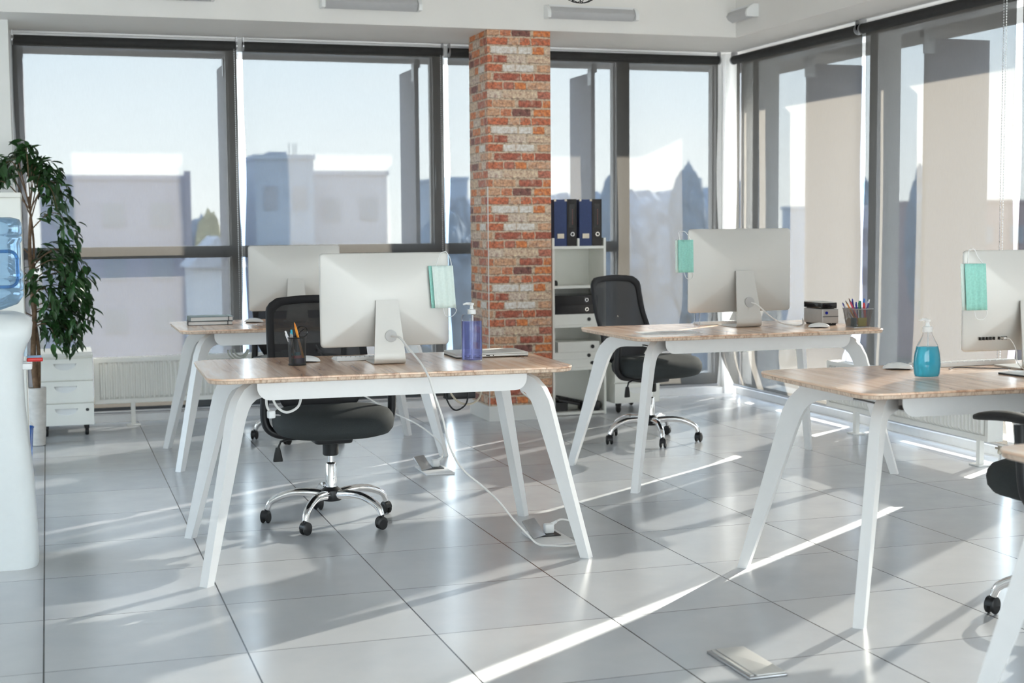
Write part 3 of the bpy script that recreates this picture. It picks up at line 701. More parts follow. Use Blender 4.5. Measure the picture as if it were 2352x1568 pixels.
# ---------------------------------------------------------------- foreground desk
def pump(o, z, sp=.035, s=1.0):
    p = MB().lathe([(.017*s, z), (.0175*s, z+.004), (.0165*s, z+.018), (.008*s, z+.020), (.006*s, z+.034), (.010*s, z+.038), (.010*s, z+.044), (.004*s, z+.046)], seg=20)
    p.tube([(0, 0, z+.041), (-sp*.6, 0, z+.043), (-sp, 0, z+.039)], [.0065*s, .005*s, .0035*s], 8)
    p.build('pump', 'plastic_white', o)
M_clear = pane_mat('clear_bottle_plastic', (.95, .95, .96), .10)
def gel_mat(name, tint, body, k=.4):
    m = bpy.data.materials.new(name); m.use_nodes = True; n = m.node_tree; n.nodes.clear(); L = n.links
    o_ = N(n, 'ShaderNodeOutputMaterial'); tr = N(n, 'ShaderNodeBsdfTransparent'); tr.inputs[0].default_value = (*tint, 1)
    tl = N(n, 'ShaderNodeBsdfTranslucent'); df = N(n, 'ShaderNodeBsdfDiffuse'); z = N(n, 'ShaderNodeTexNoise', Scale=18.0, Detail=2.0)
    r = N(n, 'ShaderNodeValToRGB'); r.color_ramp.elements[0].color = (*[c*.85 for c in body], 1); r.color_ramp.elements[1].color = (*[min(1, c*1.15) for c in body], 1)
    t = N(n, 'ShaderNodeTexCoord'); L.new(t.outputs['Object'], z.inputs['Vector']); L.new(z.outputs[0], r.inputs[0]); L.new(r.outputs[0], tl.inputs[0]); L.new(r.outputs[0], df.inputs[0])
    m1 = N(n, 'ShaderNodeMixShader'); L.new(tl.outputs[0], m1.inputs[1]); L.new(df.outputs[0], m1.inputs[2])
    m2 = N(n, 'ShaderNodeMixShader'); m2.inputs[0].default_value = k; L.new(tr.outputs[0], m2.inputs[1]); L.new(m1.outputs[0], m2.inputs[2])
    g = N(n, 'ShaderNodeBsdfGlossy', Roughness=.04); lw = N(n, 'ShaderNodeLayerWeight', Blend=.35); f = math_node(n, 'MULTIPLY', lw.outputs['Fresnel'], .8)
    m3 = N(n, 'ShaderNodeMixShader'); L.new(f, m3.inputs[0]); L.new(m2.outputs[0], m3.inputs[1]); L.new(g.outputs[0], m3.inputs[2]); L.new(m3.outputs[0], o_.inputs[0])
    return m
M_violet = gel_mat('violet_gel', (.63, .67, .96), (.34, .38, .88), .20)
M_blue = gel_mat('blue_gel', (.34, .84, 1.0), (.12, .74, 1.0), .48)
o = thing('sanitizer_bottle', 'tall violet gel pump bottle on the foreground desk', 'pump bottle', (1.632, 5.62, TZ), R(-4))
MB().lathe([(.03, .001), (.042, .003), (.0435, .010), (.0435, .178), (.042, .188), (.036, .193), (.017, .194)], seg=36, sy=.62).build('bottle', M_clear, o)
MB().lathe([(.03, .006), (.0405, .008), (.0415, .014), (.0415, .166), (.02, .1665)], seg=36, sy=.6).build('gel', M_violet, o)
MB().cyl((0, 0, .012), (.004, 0, .19), .003, 8).build('dip_tube', 'plastic_white', o); pump(o, .194)
o = thing('sanitizer_bottle', 'bright blue gel pump bottle on the desk at right', 'pump bottle', (2.953, 4.395, TZ), R(-15))
MB().lathe([(.03, .001), (.043, .004), (.047, .015), (.050, .05), (.047, .085), (.040, .115), (.030, .135), (.021, .150), (.018, .156), (.017, .165)], seg=36, sy=.62).build('bottle', M_clear, o)
MB().lathe([(.03, .006), (.041, .008), (.045, .017), (.048, .05), (.045, .085), (.0385, .113), (.02, .1135)], seg=36, sy=.6).build('gel', M_blue, o)
MB().cyl((0, 0, .012), (.003, 0, .165), .003, 8).build('dip_tube', 'plastic_white', o); pump(o, .165, .03)

# laptop
o = thing('laptop', 'closed silver laptop behind the violet bottle', 'laptop', (1.765, 5.868, TZ), R(-1))
MB().rbox((0, 0, .009), (.315, .222, .010), .010).build('base', 'alu', o)
MB().rbox((0, 0, .0165), (.315, .222, .005), .010).build('lid', 'alu', o)
m = MB()
for x, w_ in ((-.12, .01), (-.10, .009), (-.078, .011), (-.054, .011), (-.022, .016), (.002, .005)): m.box((x, -.111, .0095), (w_, .002, .004))
m.build('side_ports', 'black_gloss', o)
MB().span(-.157, -.14, -.10, .105, .0, .004).span(.14, .157, -.10, .105, 0, .004).build('feet', 'rubber', o)

# black mesh cup and what stands in it
CUP = (.940, 5.748, TZ)
o = thing('pen_cup', 'round black wire-mesh pen cup on the foreground desk', 'pen cup', CUP, 0)
MB().lathe([(.034, .004), (.036, .11)], seg=32).add([], []).build('mesh_wall', 'wire_mesh', o)
bpy.data.objects[o.children[0].name].data  # keep
MB().lathe([(.001, 0), (.035, 0), (.036, .002), (.036, .006), (.001, .006)], seg=32).build('base', 'black', o)
MB().tube([(.0365*math.cos(a), .0365*math.sin(a), .111) for a in [2*math.pi*k/32 for k in range(33)]], .0022, 8).build('rim', 'black', o)
def pencil(label, a, b, r, col, tip=None, name='pen', cat='pen', group=None, cap=None):
    a, b = Vector(a), Vector(b); d = b-a; o = thing(name, label, cat, a, 0, group)
    m_ = mat('pen_' + '_'.join(str(int(c*100)) for c in col), col, .35, var=.03)
    MB().tube([(0, 0, 0), tuple(d*.86)], r, 8).build('barrel', m_, o)
    m2 = mat('pen_' + '_'.join(str(int(c*100)) for c in (tip or col)), tip or col, .35, var=.03)
    MB().tube([tuple(d*.86), tuple(d*.96), tuple(d)], [r*.95, r*(.9 if cap else .55), r*(.8 if cap else .2)], 8).build('end_cap', m2, o)
    if cap:
        n_ = d.normalized(); sd = n_.cross(Vector((0, 1, 0))).normalized()
        MB().tube([tuple(d*.92+sd*(r+.001)), tuple(d*.68+sd*(r+.0015))], .0013, 6).build('clip', m2, o)
    return o
cx, cy, cz = CUP
def inc(x, y, z): return (cx+x, cy+y, cz+z)
pencil('orange pencil leaning in the black mesh cup', inc(.022, -.012, .03), inc(-.010, -.006, .172), .0048, (.85, .32, .03), (.75, .24, .03), 'pencil', 'pencil')
pencil('white and navy pen leaning left in the black mesh cup', inc(.005, -.008, .008), inc(-.046, .0, .138), .0042, (.80, .80, .85), (.88, .88, .92), cap=True)
pencil('turquoise topped clear pen upright in the black mesh cup', inc(-.012, .006, .008), inc(-.020, .008, .142), .0048, (.45, .48, .5), (.05, .45, .60), cap=True)
pencil('dark navy pen standing in the black mesh cup', inc(.004, .012, .008), inc(-.001, .02, .130), .0042, (.015, .02, .05), cap=True)
pencil('short grey pen at the left rim of the black mesh cup', inc(-.012, -.012, .008), inc(-.027, -.018, .128), .0038, (.35, .33, .32), cap=True)
o = thing('glasses', 'folded black-rimmed glasses standing in the mesh cup', 'glasses', inc(.012, .010, .04), R(10))
m = MB()
m.tube([(.012+.022*math.cos(t), 0, .092+.022*math.sin(t)) for t in [2*math.pi*k/28 for k in range(29)]], .0017, 8)
m.tube([(-.002+.019*math.cos(t)*.5, .012, .055+.022*math.sin(t)) for t in [2*math.pi*k/28 for k in range(29)]], .0017, 8)
m.tube([(.006, .0, .071), (.0, .006, .066), (.0, .012, .075)], .0018, 8); m.build('rim', 'black_gloss', o)
MB().tube(smooth_path([(.006, .0, .113), (-.004, .004, .112), (-.014, .006, .06), (-.012, .004, .0)]), .003, 8, flat=.6).tube(smooth_path([(.022, 0, .105), (.0, .004, .085), (-.012, .008, .04)]), .003, 8, flat=.6).build('temple', 'black_gloss', o)
def block(name, label, cat, loc, d, col, rotz=0, group=None, rx=0):
    o = MB().rbox((0, 0, d[2]/2), d, .003, 3).build(name, mat(name + '_' + '_'.join(str(int(c*100)) for c in col), col, .5, var=.04))
    o.location = loc; o.rotation_euler = (rx, 0, rotz); return tag(o, label, cat, group)
block('eraser', 'dark purple eraser at the bottom of the black cup', 'eraser', inc(.004, -.010, .007), (.044, .018, .020), (.08, .04, .16), R(4), 'erasers in the black cup')
block('eraser', 'red eraser in the middle of the stack in the black cup', 'eraser', inc(-.001, -.008, .0275), (.036, .02, .012), (.55, .07, .09), R(6), 'erasers in the black cup')
block('eraser', 'teal eraser topmost of the stack in the black cup', 'eraser', inc(-.006, -.004, .040), (.032, .02, .012), (.03, .25, .36), R(2), 'erasers in the black cup')

# ---------------------------------------------------------------- back left desk
def notebook(label, loc, d, rotz, cover):
    o = thing('notebook', label, 'notebook', loc, rotz, 'hardback notebooks on the back left desk')
    t = .0025
    MB().rbox((0, 0, t/2), (d[0], d[1], t), .004).build('cover', cover, o)
    MB().rbox((0, 0, d[2]-t/2), (d[0], d[1], t), .004).span(-d[0]/2, -d[0]/2+.003, -d[1]/2, d[1]/2, t, d[2]-t).build('cover', cover, o)
    MB().span(-d[0]/2+.004, d[0]/2-.005, -d[1]/2+.005, d[1]/2-.005, t, d[2]-t).build('pages', 'paper', o)
    MB().span(d[0]/2-.03, d[0]/2-.026, -d[1]/2-.0012, d[1]/2+.0012, -.0002 if 0 else .0002, d[2]+.0008).build('elastic_band', 'black', o)
M_teal = mat('grey_teal_cover', (.20, .27, .28), .5, var=.05)
notebook('black notebook at the bottom of the pair on the back left desk', (.872, 8.385, TZ), (.25, .185, .022), R(-3), 'black')
notebook('grey teal notebook on top of the black one', (.876, 8.39, TZ+.0228), (.243, .178, .024), R(1), M_teal)

# ---------------------------------------------------------------- right back desk
o = thing('external_drive', 'silver two-bay drive unit on the right back desk', 'external drive', (4.0, 6.955, TZ), R(0))
MB().rbox((0, .0, .048), (.098, .20, .079), .004).build('housing', M_drive := mat('silver_drive_case', (.52, .50, .48), .4, metal=.5, var=.03), o)
MB().box((0, -.1005, .066), (.090, .005, .033)).build('bay_door', M_drive, o)
MB().box((0, -.1005, .0295), (.090, .005, .033)).build('bay_door', M_drive, o)
MB().lathe([(.001, 0), (.008, 0), (.008, .004), (.001, .004)], T=Matrix.Translation((-.026, -.103, .068)) @ Matrix.Rotation(R(90), 4, 'X'), seg=20).build('round_button', mat('blue_button', (.02, .03, .35), .2, var=.05), o)
MB().box((0, -.1012, .0478), (.094, .006, .0030)).build('bay_gap_strip', 'black', o)  # black strip standing in for the shade between the two doors
m = MB().span(-.04, .04, -.09, .09, 0, .0085)
for x in (-.012, .022): m.box((x, -.1015, .0105), (.028, .003, .005))
m.build('foot', 'black', o)
o = thing('external_drive', 'flat black drive with silver lid lying on the silver unit', 'external drive', (3.995, 6.955, TZ+.0878), R(1))
MB().rbox((0, 0, .0175), (.096, .185, .029), .003).build('body', 'black_gloss', o)
MB().rbox((0, 0, .034), (.095, .184, .003), .003).build('lid', 'alu', o)
MB().span(-.04, .04, -.075, .075, 0, .003).build('foot', 'rubber', o)
# pen basket
BK = (4.06, 6.68, TZ)
o = thing('pen_basket', 'rectangular grey wire-mesh pen basket on the right back desk', 'pen basket', BK, 0)
rb = [[(x, y, z) for x, y in rrect(w_, d_, .006, 3)] for w_, d_, z in ((.088, .094, .003), (.110, .128, .099))]
MB().loft(rb, caps=False).build('mesh_wall', 'grey_mesh', o)
MB().loft([[(x, y, z) for x, y in rrect(.090, .096, .006, 3)] for z in (0, .004)]).build('base', 'alu_dark', o)
pr = rrect(.111, .129, .007, 3); MB().tube([(x, y, .099) for x, y in pr + pr[:1]], .0022, 8).build('rim', 'alu_dark', o)
bx_, by_, bz_ = BK
def inb(x, y, z): return (bx_+x, by_+y, bz_+z)
G = 'pens in the grey mesh basket'
pencil('blue capped clear pen poking left out of the grey basket', inb(-.02, .0, .03), inb(-.062, .05, .128), .0036, (.5, .5, .55), (.03, .03, .25), group=G, cap=True)
pencil('orange pencil leaning left in the grey basket', inb(.0, -.01, .01), inb(-.047, .045, .140), .0042, (.75, .28, .06), (.15, .08, .03), 'pencil', 'pencil', G)
pencil('pink pencil leaning left in the grey basket', inb(.006, -.018, .01), inb(-.036, .03, .152), .0048, (.62, .06, .12), (.15, .05, .05), 'pencil', 'pencil', G)
pencil('dark blue clip pen at the back of the grey basket', inb(-.01, .0, .01), inb(-.012, .035, .148), .0045, (.02, .03, .22), (.03, .04, .3), group=G, cap=True)
pencil('short blue pen in the middle of the grey basket', inb(.003, -.005, .01), inb(.002, .02, .132), .0045, (.03, .05, .35), (.04, .06, .4), group=G, cap=True)
pencil('green felt pen in the middle of the grey basket', inb(.012, -.01, .01), inb(.018, .012, .138), .0066, (.02, .20, .11), (.02, .24, .13), group=G, cap=True)
pencil('black marker behind the red one in the grey basket', inb(.024, .012, .01), inb(.034, .030, .136), .0062, (.015, .015, .03), (.012, .012, .012), group=G, cap=True)
pencil('red marker leaning right in the grey basket', inb(.033, -.03, .008), inb(.030, -.010, .129), .0066, (.55, .02, .03), (.62, .03, .04), group=G, cap=True)
pencil('bright blue pen at the right in the grey basket', inb(.035, -.01, .01), inb(.052, .022, .148), .0046, (.04, .16, .65), (.05, .2, .7), group=G, cap=True)
pencil('white and navy pen at the right end of the grey basket', inb(.034, .0, .01), inb(.068, -.002, .145), .0046, (.02, .03, .2), (.8, .8, .85), group=G, cap=True)
block('sticky_note_pad', 'yellow sticky notes at the front of the grey basket', 'sticky notes', inb(.006, -.036, .006), (.05, .008, .046), (.62, .58, .06), R(-4))
block('eraser', 'blue block at the back left of the grey basket', 'eraser', inb(-.030, -.012, .006), (.016, .035, .045), (.03, .16, .26))
o = MB().lathe([(.012, -.007), (.022, -.007), (.022, .007), (.012, .007)], T=Matrix.Rotation(R(90), 4, 'Y'), seg=24).build('tape_roll', mat('beige_tape', (.45, .38, .30), .4, var=.05))
o.location = inb(-.028, .028, .028); tag(o, 'roll of clear tape standing in the grey basket', 'tape roll')
# paper, glass
o = thing('printed_sheet', 'white printed sheet lying left on the right back desk', 'paper sheet', (2.99, 6.72, TZ), R(-8))
MB().rbox((0, 0, .0008), (.30, .21, .0014), .002).build('sheet', 'paper', o)
m = MB()
for k in range(3): m.loft([[(-.02+.05*k+.03*math.cos(a)*f_, -.01+.025*math.sin(a)*f_, z) for a in [2*math.pi*j/16 for j in range(16)]] for z, f_ in ((.0015, 1), (.0018, 1))])
m.build('printed_mark', mat('faded_red_ink', (.70, .60, .60), .7, var=.2), o)
o = thing('clear_glass', 'small clear glass under the lower left of the larger computer', 'glass', (3.325, 7.09, TZ))
MB().lathe([(.001, 0), (.015, 0), (.0165, .003), (.0165, .09), (.0145, .09), (.0145, .012), (.001, .012)], seg=28).build('tumbler', M_clear, o)

# ---------------------------------------------------------------- right desk odds and ends
o = thing('tablet', 'thin dark-edged white tablet at the right frame edge', 'tablet', (3.40, 4.36, TZ), R(8))
MB().rbox((0, 0, .003), (.24, .17, .005), .01).build('case', 'black', o); MB().rbox((0, 0, .0062), (.236, .166, .0014), .01).build('sheet_cover', 'plastic_white', o)
o = thing('usb_cable', 'thin white and black cable plugged into the right computer', 'cable', (3.40, 4.57, TZ))
MB().tube(smooth_path([(0, -.010, .116), (.012, -.026, .112), (.02, -.05, .075), (.012, -.07, .03), (.03, -.09, .004), (.055, -.10, .004), (.02, -.13, .004), (-.02, -.06, .003)]), .0018, 6).build('cord', 'cable_white', o)
MB().box((0, .0, .116), (.012, .024, .007)).build('plug', 'cable_white', o)
o = MB().tube(smooth_path([(3.20, 4.62, TZ+.003), (3.26, 4.655, TZ+.003), (3.33, 4.60, TZ+.003), (3.42, 4.55, TZ+.003)]), .002, 6).build('thin_cable', 'cable_black')
tag(o, 'thin dark cable lying on the right desk below the ports', 'cable')

# ================================================================ cables and floor sockets
def floor_socket(label, loc, lid=62):
    o = thing('floor_socket', label, 'floor socket', loc, 0, 'floor power sockets')
    MB().rbox((0, 0, .004), (.155, .27, .008), .006).build('plate', 'steel_white', o)
    Tl = Matrix.Translation((-.045, -.01, .010)) @ Matrix.Rotation(R(35), 4, 'Z') @ Matrix.Rotation(R(48), 4, 'X')
    MB().rbox((0, .045, .003), (.085, .09, .006), .004, T=Tl).build('lid', 'alu_dark', o)
    MB().span(-.045, .055, .0, .115, .008, .012).build('socket_well', 'black', o)
    m = MB().rbox((.02, .055, .032), (.042, .036, .040), .01); m.tube([(.03, .055, .045), (.055, .055, .058)], [.009, .006], 10); m.build('plug', 'plastic_white', o)
    return o
floor_socket('open floor socket by the front right leg of the foreground desk', (1.957, 5.62, 0))
floor_socket('open floor socket farther back with the second white cable', (1.934, 7.405, 0))
o = thing('floor_box', 'closed metal floor box in the bottom foreground', 'floor box', (1.941, 3.793, 0), 0)
MB().rbox((0, 0, .004), (.125, .285, .008), .006).build('frame', 'alu_dark', o)
MB().rbox((.012, 0, .0095), (.095, .27, .005), .004).build('lid', 'alu', o); MB().span(-.052, -.042, -.13, .13, .008, .0115).build('hinge', 'alu', o)
def cable(name, label, pts, r, m, sub=8):
    o = MB().tube(smooth_path(pts, sub), r, 8).build(name, m); return tag(o, label, 'cable')
cable('power_cable', 'white power cable running from the foreground computer over the desk edge to the floor',
      [(1.303, 5.641, .868), (1.318, 5.56, .866), (1.326, 5.46, .835), (1.346, 5.34, .785), (1.355, 5.262, .742), (1.366, 5.235, .69), (1.40, 5.23, .585), (1.436, 5.25, .462), (1.501, 5.30, .367), (1.597, 5.36, .286),
       (1.677, 5.42, .214), (1.751, 5.455, .127), (1.812, 5.46, .06), (1.85, 5.45, .022), (1.90, 5.43, .015), (1.975, 5.415, .012), (2.053, 5.48, .012), (2.10, 5.59, .025), (2.085, 5.68, .05), (2.04, 5.69, .062), (2.008, 5.674, .058)], .0043, 'cable_white')
cable('power_cable', 'white cable dropping from the back left desk to the farther socket',
      [(1.45, 8.20, .63), (1.55, 8.09, .44), (1.70, 8.0, .34), (1.844, 7.95, .249), (1.958, 7.85, .19), (2.032, 7.72, .12), (2.03, 7.58, .08), (1.99, 7.46, .058)], .0045, 'cable_white')
cable('power_cable', 'white cable hanging by the front left of the foreground desk tray, with loop',
      [(.787, 5.53, .69), (.782, 5.53, .65), (.783, 5.52, .621), (.79, 5.515, .606)], .005, 'cable_white')
cable('power_cable', 'white cable from the larger computer to the silver drives', [(3.553, 6.905, .886), (3.575, 6.87, .872), (3.63, 6.85, .82), (3.70, 6.85, .778), (3.79, 6.865, .7605), (3.86, 6.91, .760), (3.90, 6.97, .768), (3.945, 7.06, .78)], .0038, 'cable_white')
o = thing('power_plug', 'white mains plug dangling beside the foreground desk tray', 'plug', (.797, 5.512, .592), R(20))
MB().rbox((0, 0, 0), (.03, .024, .030), .008).build('body', 'plastic_white', o); MB().cyl((.012, -.006, -.004), (.036, -.006, -.006), .0022, 8).cyl((.012, .006, -.004), (.036, .006, -.006), .0022, 8).build('pins', 'chrome', o)
cable('power_cable', 'white cable loop hanging under the left of the foreground tray',
      [(.81, 5.53, .68), (.806, 5.52, .65), (.824, 5.51, .615), (.857, 5.505, .598), (.899, 5.51, .616), (.917, 5.53, .655), (.92, 5.54, .68)], .005, 'cable_white')
cable('power_cable', 'white cable under the right end of the foreground desk',
      [(1.80, 5.62, .66), (1.827, 5.60, .651), (1.84, 5.6, .623), (1.887, 5.6, .585), (1.925, 5.61, .556), (1.95, 5.7, .545), (1.93, 5.9, .62), (1.90, 5.95, .69)], .0045, 'cable_white')
o = thing('power_adapter', 'black power adapter hanging under the foreground tray at right', 'power adapter', (1.655, 5.90, .570), R(5))
MB().rbox((0, 0, .02), (.13, .06, .036), .008).build('body', 'black', o)
MB().cyl((-.045, 0, .038), (-.045, 0, .062), .004, 8).cyl((.045, 0, .038), (.045, 0, .062), .004, 8).build('hook', 'black', o)
cable('power_cable', 'beige cable loop below the black adapter', [(1.60, 5.87, .632), (1.607, 5.86, .60), (1.64, 5.86, .562), (1.69, 5.86, .55), (1.735, 5.87, .575), (1.75, 5.88, .632)], .0045, mat('beige_cable', (.55, .48, .38), .5, var=.03))
cable('power_cable', 'black cable loop below the black adapter', [(1.58, 5.85, .632), (1.575, 5.84, .60), (1.60, 5.84, .545), (1.63, 5.84, .53), (1.67, 5.84, .56), (1.68, 5.85, .632)], .0035, 'cable_black')
for k, (rad, lab) in enumerate(((.055, 'outer cable loop under the back left desk'), (.045, 'middle cable loop under the back left desk'), (.034, 'inner cable loop under the back left desk'))):
    cxx = .985+.008*k
    o = cable('cable_loop', lab, [(cxx-rad, 8.02+.01*k, .634), (cxx-rad*.9, 8.02+.01*k, .634-rad*.5), (cxx-rad*.3, 8.02+.01*k, .634-rad*1.05), (cxx+rad*.4, 8.02+.01*k, .634-rad), (cxx+rad, 8.02+.01*k, .634-rad*.3), (cxx+rad*1.05, 8.02+.01*k, .634)], .0042, mat('grey_cable', (.42, .43, .38), .5, var=.05))
    o['group'] = 'coiled cables under the back left desk'
o = thing('power_strip', 'grey power strip hanging askew under the back left desk', 'power strip', (1.20, 8.10, .586), 0)
Tp = Matrix.Rotation(R(-12), 4, 'Y')
MB().rbox((0, 0, .0), (.24, .05, .034), .006, T=Tp).build('body', mat('grey_strip_plastic', (.34, .35, .34), .5, var=.03), o)
m = MB()
for k in range(4): m.lathe([(.001, .016), (.015, .016), (.015, .019), (.001, .019)], c=(-.085+.055*k, 0, 0), T=Tp, seg=16)
m.build('outlet', 'black', o)

# ================================================================ shelf with binders
o = thing('shelf_unit', 'narrow white open shelf beside the brick pillar', 'shelf', (3.455, 9.25, 0), 0)
SW, SD = .39, .30
for sx in (-1, 1): MB().span(sx*SW/2-(.016 if sx > 0 else 0), sx*SW/2+(0 if sx > 0 else .016), 0, SD, 0, 1.215).build('side_panel', 'lam_white', o)
tiers = (.022, .328, .622, .890, 1.160)
for z in tiers: MB().span(-SW/2+.016, SW/2-.016, .002, SD-.008, z-.018, z).build('shelf_board', 'lam_white', o)
MB().span(-SW/2+.016, SW/2-.016, SD-.008, SD, .004, 1.16).build('back_panel', 'lam_white', o)
MB().span(-.012, .002, .0, SD-.01, 1.16, 1.212).build('divider', 'lam_white', o)
SX, SY = 3.455, 9.25
def lever_file(label, x, w, h, col, group, ring=True):
    o = thing('lever_arch_file', label, 'binder', (SX+x, SY+.008, 1.1605), 0, group)
    MB().span(-w/2, w/2, 0, .006, 0, h).span(-w/2, -w/2+.004, .006, .27, 0, h).span(w/2-.004, w/2, .006, .27, 0, h).build('cover', col, o)
    MB().span(-w/2+.005, w/2-.005, .012, .265, .004, h-.008).build('papers', 'paper', o)
    return o
for x, lab in ((-.132, 'navy file box upright on the shelf top next to the brick pillar'), (.050, 'navy file box upright on the shelf top between two black binders')):
    o = lever_file(lab, x, .089, .315, 'blue_board', 'navy file boxes on the shelf top')
    MB().box((0, -.003, .068), (.048, .006, .032)).build('label_holder', 'brass', o)
    m = MB()
    for sx in (-1, 1): m.box((sx*.0385, .002, .310), (.014, .010, .014))
    m.build('metal_corner', 'brass', o)
for x, lab in ((-.050, 'black lever arch file upright between the two navy boxes'), (.133, 'black lever arch file upright at the right end of the shelf top')):
    o = lever_file(lab, x, .070, .318, 'black_gloss', 'black files on the shelf top')
    MB().lathe([(.010, 0), (.0145, 0), (.0145, .004), (.010, .004)], T=Matrix.Translation((.004, -.0002, .08)) @ Matrix.Rotation(R(90), 4, 'X'), seg=24).build('finger_ring', 'chrome', o)
    MB().lathe([(.001, 0), (.0098, 0), (.0098, .0046), (.001, .0046)], T=Matrix.Translation((.004, -.0002, .08)) @ Matrix.Rotation(R(90), 4, 'X'), seg=20).build('finger_hole_disc', 'black', o)  # black disc painting the darkness inside the ring
    MB().box((0, -.001, .205), (.038, .002, .16)).build('spine_pocket', mat('dark_spine_pocket', (.03, .03, .032), .25, var=.1), o)
    m = MB()
    for k in range(9): m.box((.004, -.0022, .15+.012*k), (.004, .0006, .008))
    m.build('spine_text', mat('faint_red_text', (.22, .07, .06), .6, var=.2), o)
def flat_file(label, z, h, col, group, skew=0, ringx=.075, w=.33, x0=-.012, tilt=0):
    o = thing('lever_arch_file', label, 'binder', (SX+x0, SY+.01, z), R(skew), group)
    MB().span(-w/2, w/2, 0, .005, 0, h).span(-w/2, w/2, .005, .25, 0, .004).span(-w/2, w/2, .005, .25, h-.004, h).build('cover', col, o)
    MB().span(-w/2+.006, w/2-.006, .012, .245, .005, h-.006).build('papers', 'paper', o)
    MB().lathe([(.008, 0), (.013, 0), (.013, .004), (.008, .004)], T=Matrix.Translation((ringx, -.0002, h*.5)) @ Matrix.Rotation(R(90), 4, 'X'), seg=22).build('finger_ring', 'chrome' if col != 'lam_white' else 'black', o)
    MB().lathe([(.001, 0), (.0085, 0), (.0085, .0046), (.001, .0046)], T=Matrix.Translation((ringx, -.0002, h*.5)) @ Matrix.Rotation(R(90), 4, 'X'), seg=18).build('finger_hole_disc', 'black', o)  # flat black disc in place of the shaded hole
flat_file('white binder lying under the two black ones', .6225, .072, 'lam_white', 'binders lying on the middle shelf', 0, .085)
flat_file('lower black binder lying on the white one', .6955, .062, 'black_gloss', 'binders lying on the middle shelf', 0, .075, .31, -.018)
flat_file('upper black binder topmost of the lying stack', .7585, .066, 'black_gloss', 'binders lying on the middle shelf', -1, .073, .31, -.018)
flat_file('white binder at the bottom of the three on the lower shelf', .3285, .056, 'lam_white', 'white binders on the lower shelf', 0, .108)
flat_file('white binder in the middle of the three on the lower shelf', .3855, .048, 'lam_white', 'white binders on the lower shelf', 0, .083)
flat_file('white binder topmost of the three on the lower shelf, slightly skewed', .4345, .070, 'lam_white', 'white binders on the lower shelf', -1, .100, .30, -.002)
o = MB().loft([[(SX-.162+.024*s*x, SY+.05+.03*s*y, .8905+z) for x, y in rrect(1.6, 1.6, .6, 4)] for s, z in ((.9, 0), (1, .008), (.95, .028), (.6, .036))]).build('black_gadget', 'black')
tag(o, 'small rounded black gadget on the upper shelf at left', 'gadget')
o = thing('black_keyboard', 'old black keyboard leaning on the bottom shelf', 'keyboard', (SX-.165, SY+.06, .0225), R(0))
Tk = Matrix.Rotation(R(13), 4, 'Y')
MB().rbox((.12, .06, .085), (.22, .15, .02), .008, T=Tk).build('case', 'black', o)
m = MB()
for c in range(8):
    for r in range(3): m.box((.04+.024*c, .01+.045*r, .104), (.019, .036, .012), Tk)
m.build('keys', 'rubber', o)
MB().span(.005, .10, .0, .14, 0, .06).build('stand_foot', 'black', o)
o = MB().rbox((0, 0, .033), (.15, .11, .066), .03, 6).build('desk_phone', 'black'); o.location = (SX+.095, SY+.065, .0225)
tag(o, 'rounded black desk phone on the bottom shelf right of the keyboard', 'phone')

# ================================================================ drawer pedestals
def pedestal(label, loc, w, d, h, rotz=0):
    o = thing('drawer_pedestal', label, 'drawer unit', loc, rotz, 'white mobile drawer pedestals')
    z0 = .068
    MB().span(-w/2, w/2, .018, d, z0, h-.022).build('body', 'lam_white', o)
    MB().rbox((0, d/2, h-.011), (w+.004, d, .022), .004).build('top_panel', 'lam_white', o)
    n = 3; hh = (h-.03-z0)/n
    for k in range(n):
        za, zb = z0+k*hh+.004, z0+(k+1)*hh-.004
        f = MB(); zc = zb-.030; cxl = 0
        # front with scooped grip: ring of points around a half-moon hollow
        K = 16; hw, dp = w*.21, .042
        f.span(-w/2, w/2, 0, .017, za, zc-dp-.001); 
        f.span(-w/2, -hw, 0, .017, zc-dp-.001, zb); f.span(hw, w/2, 0, .017, zc-dp-.001, zb); f.span(-hw, hw, 0, .017, zc, zb)
        # curved fill below the scoop
        for j in range(K):
            xa, xb = -hw+2*hw*j/K, -hw+2*hw*(j+1)/K
            qa, qb = zc-dp*math.sqrt(max(0, 1-(xa/hw)**2)), zc-dp*math.sqrt(max(0, 1-(xb/hw)**2))
            f.add([(xa, 0, zc-dp-.001), (xb, 0, zc-dp-.001), (xb, 0, qb), (xa, 0, qa), (xa, .017, qa), (xb, .017, qb)], [(0, 1, 2, 3), (3, 2, 5, 4)])
        dr = f.build('drawer', 'lam_white', o, ang=50)
        g = MB()
        for j in range(K):
            xa, xb = -hw+2*hw*j/K, -hw+2*hw*(j+1)/K
            qa, qb = zc-dp*math.sqrt(max(0, 1-(xa/hw)**2)), zc-dp*math.sqrt(max(0, 1-(xb/hw)**2))
            g.add([(xa, .001, qa), (xb, .001, qb), (xb, .0165, zc), (xa, .0165, zc)], [(0, 1, 2, 3)])
        g.build('grip', 'plastic_white', dr, ang=60)
        if k == 0: MB().lathe([(.001, 0), (.010, 0), (.010, .004), (.001, .004)], T=Matrix.Translation((w*.38, 0, zb-.04)) @ Matrix.Rotation(R(90), 4, 'X'), seg=18).build('lock', 'black', dr)
    for sx in (-1, 1):
        for y in (.05, d-.05):
            T = Matrix.Translation((sx*(w/2-.045), y, 0))
            m = MB().lathe([(.001, -.011), (.022, -.011), (.026, -.006), (.026, .006), (.022, .011), (.001, .011)], T=T @ Matrix.Translation((0, 0, .0262)) @ Matrix.Rotation(R(90), 4, 'Y'), seg=22)
            m.box((0, 0, .056), (.03, .034, .024), T); m.build('caster', 'rubber', o)
    return o
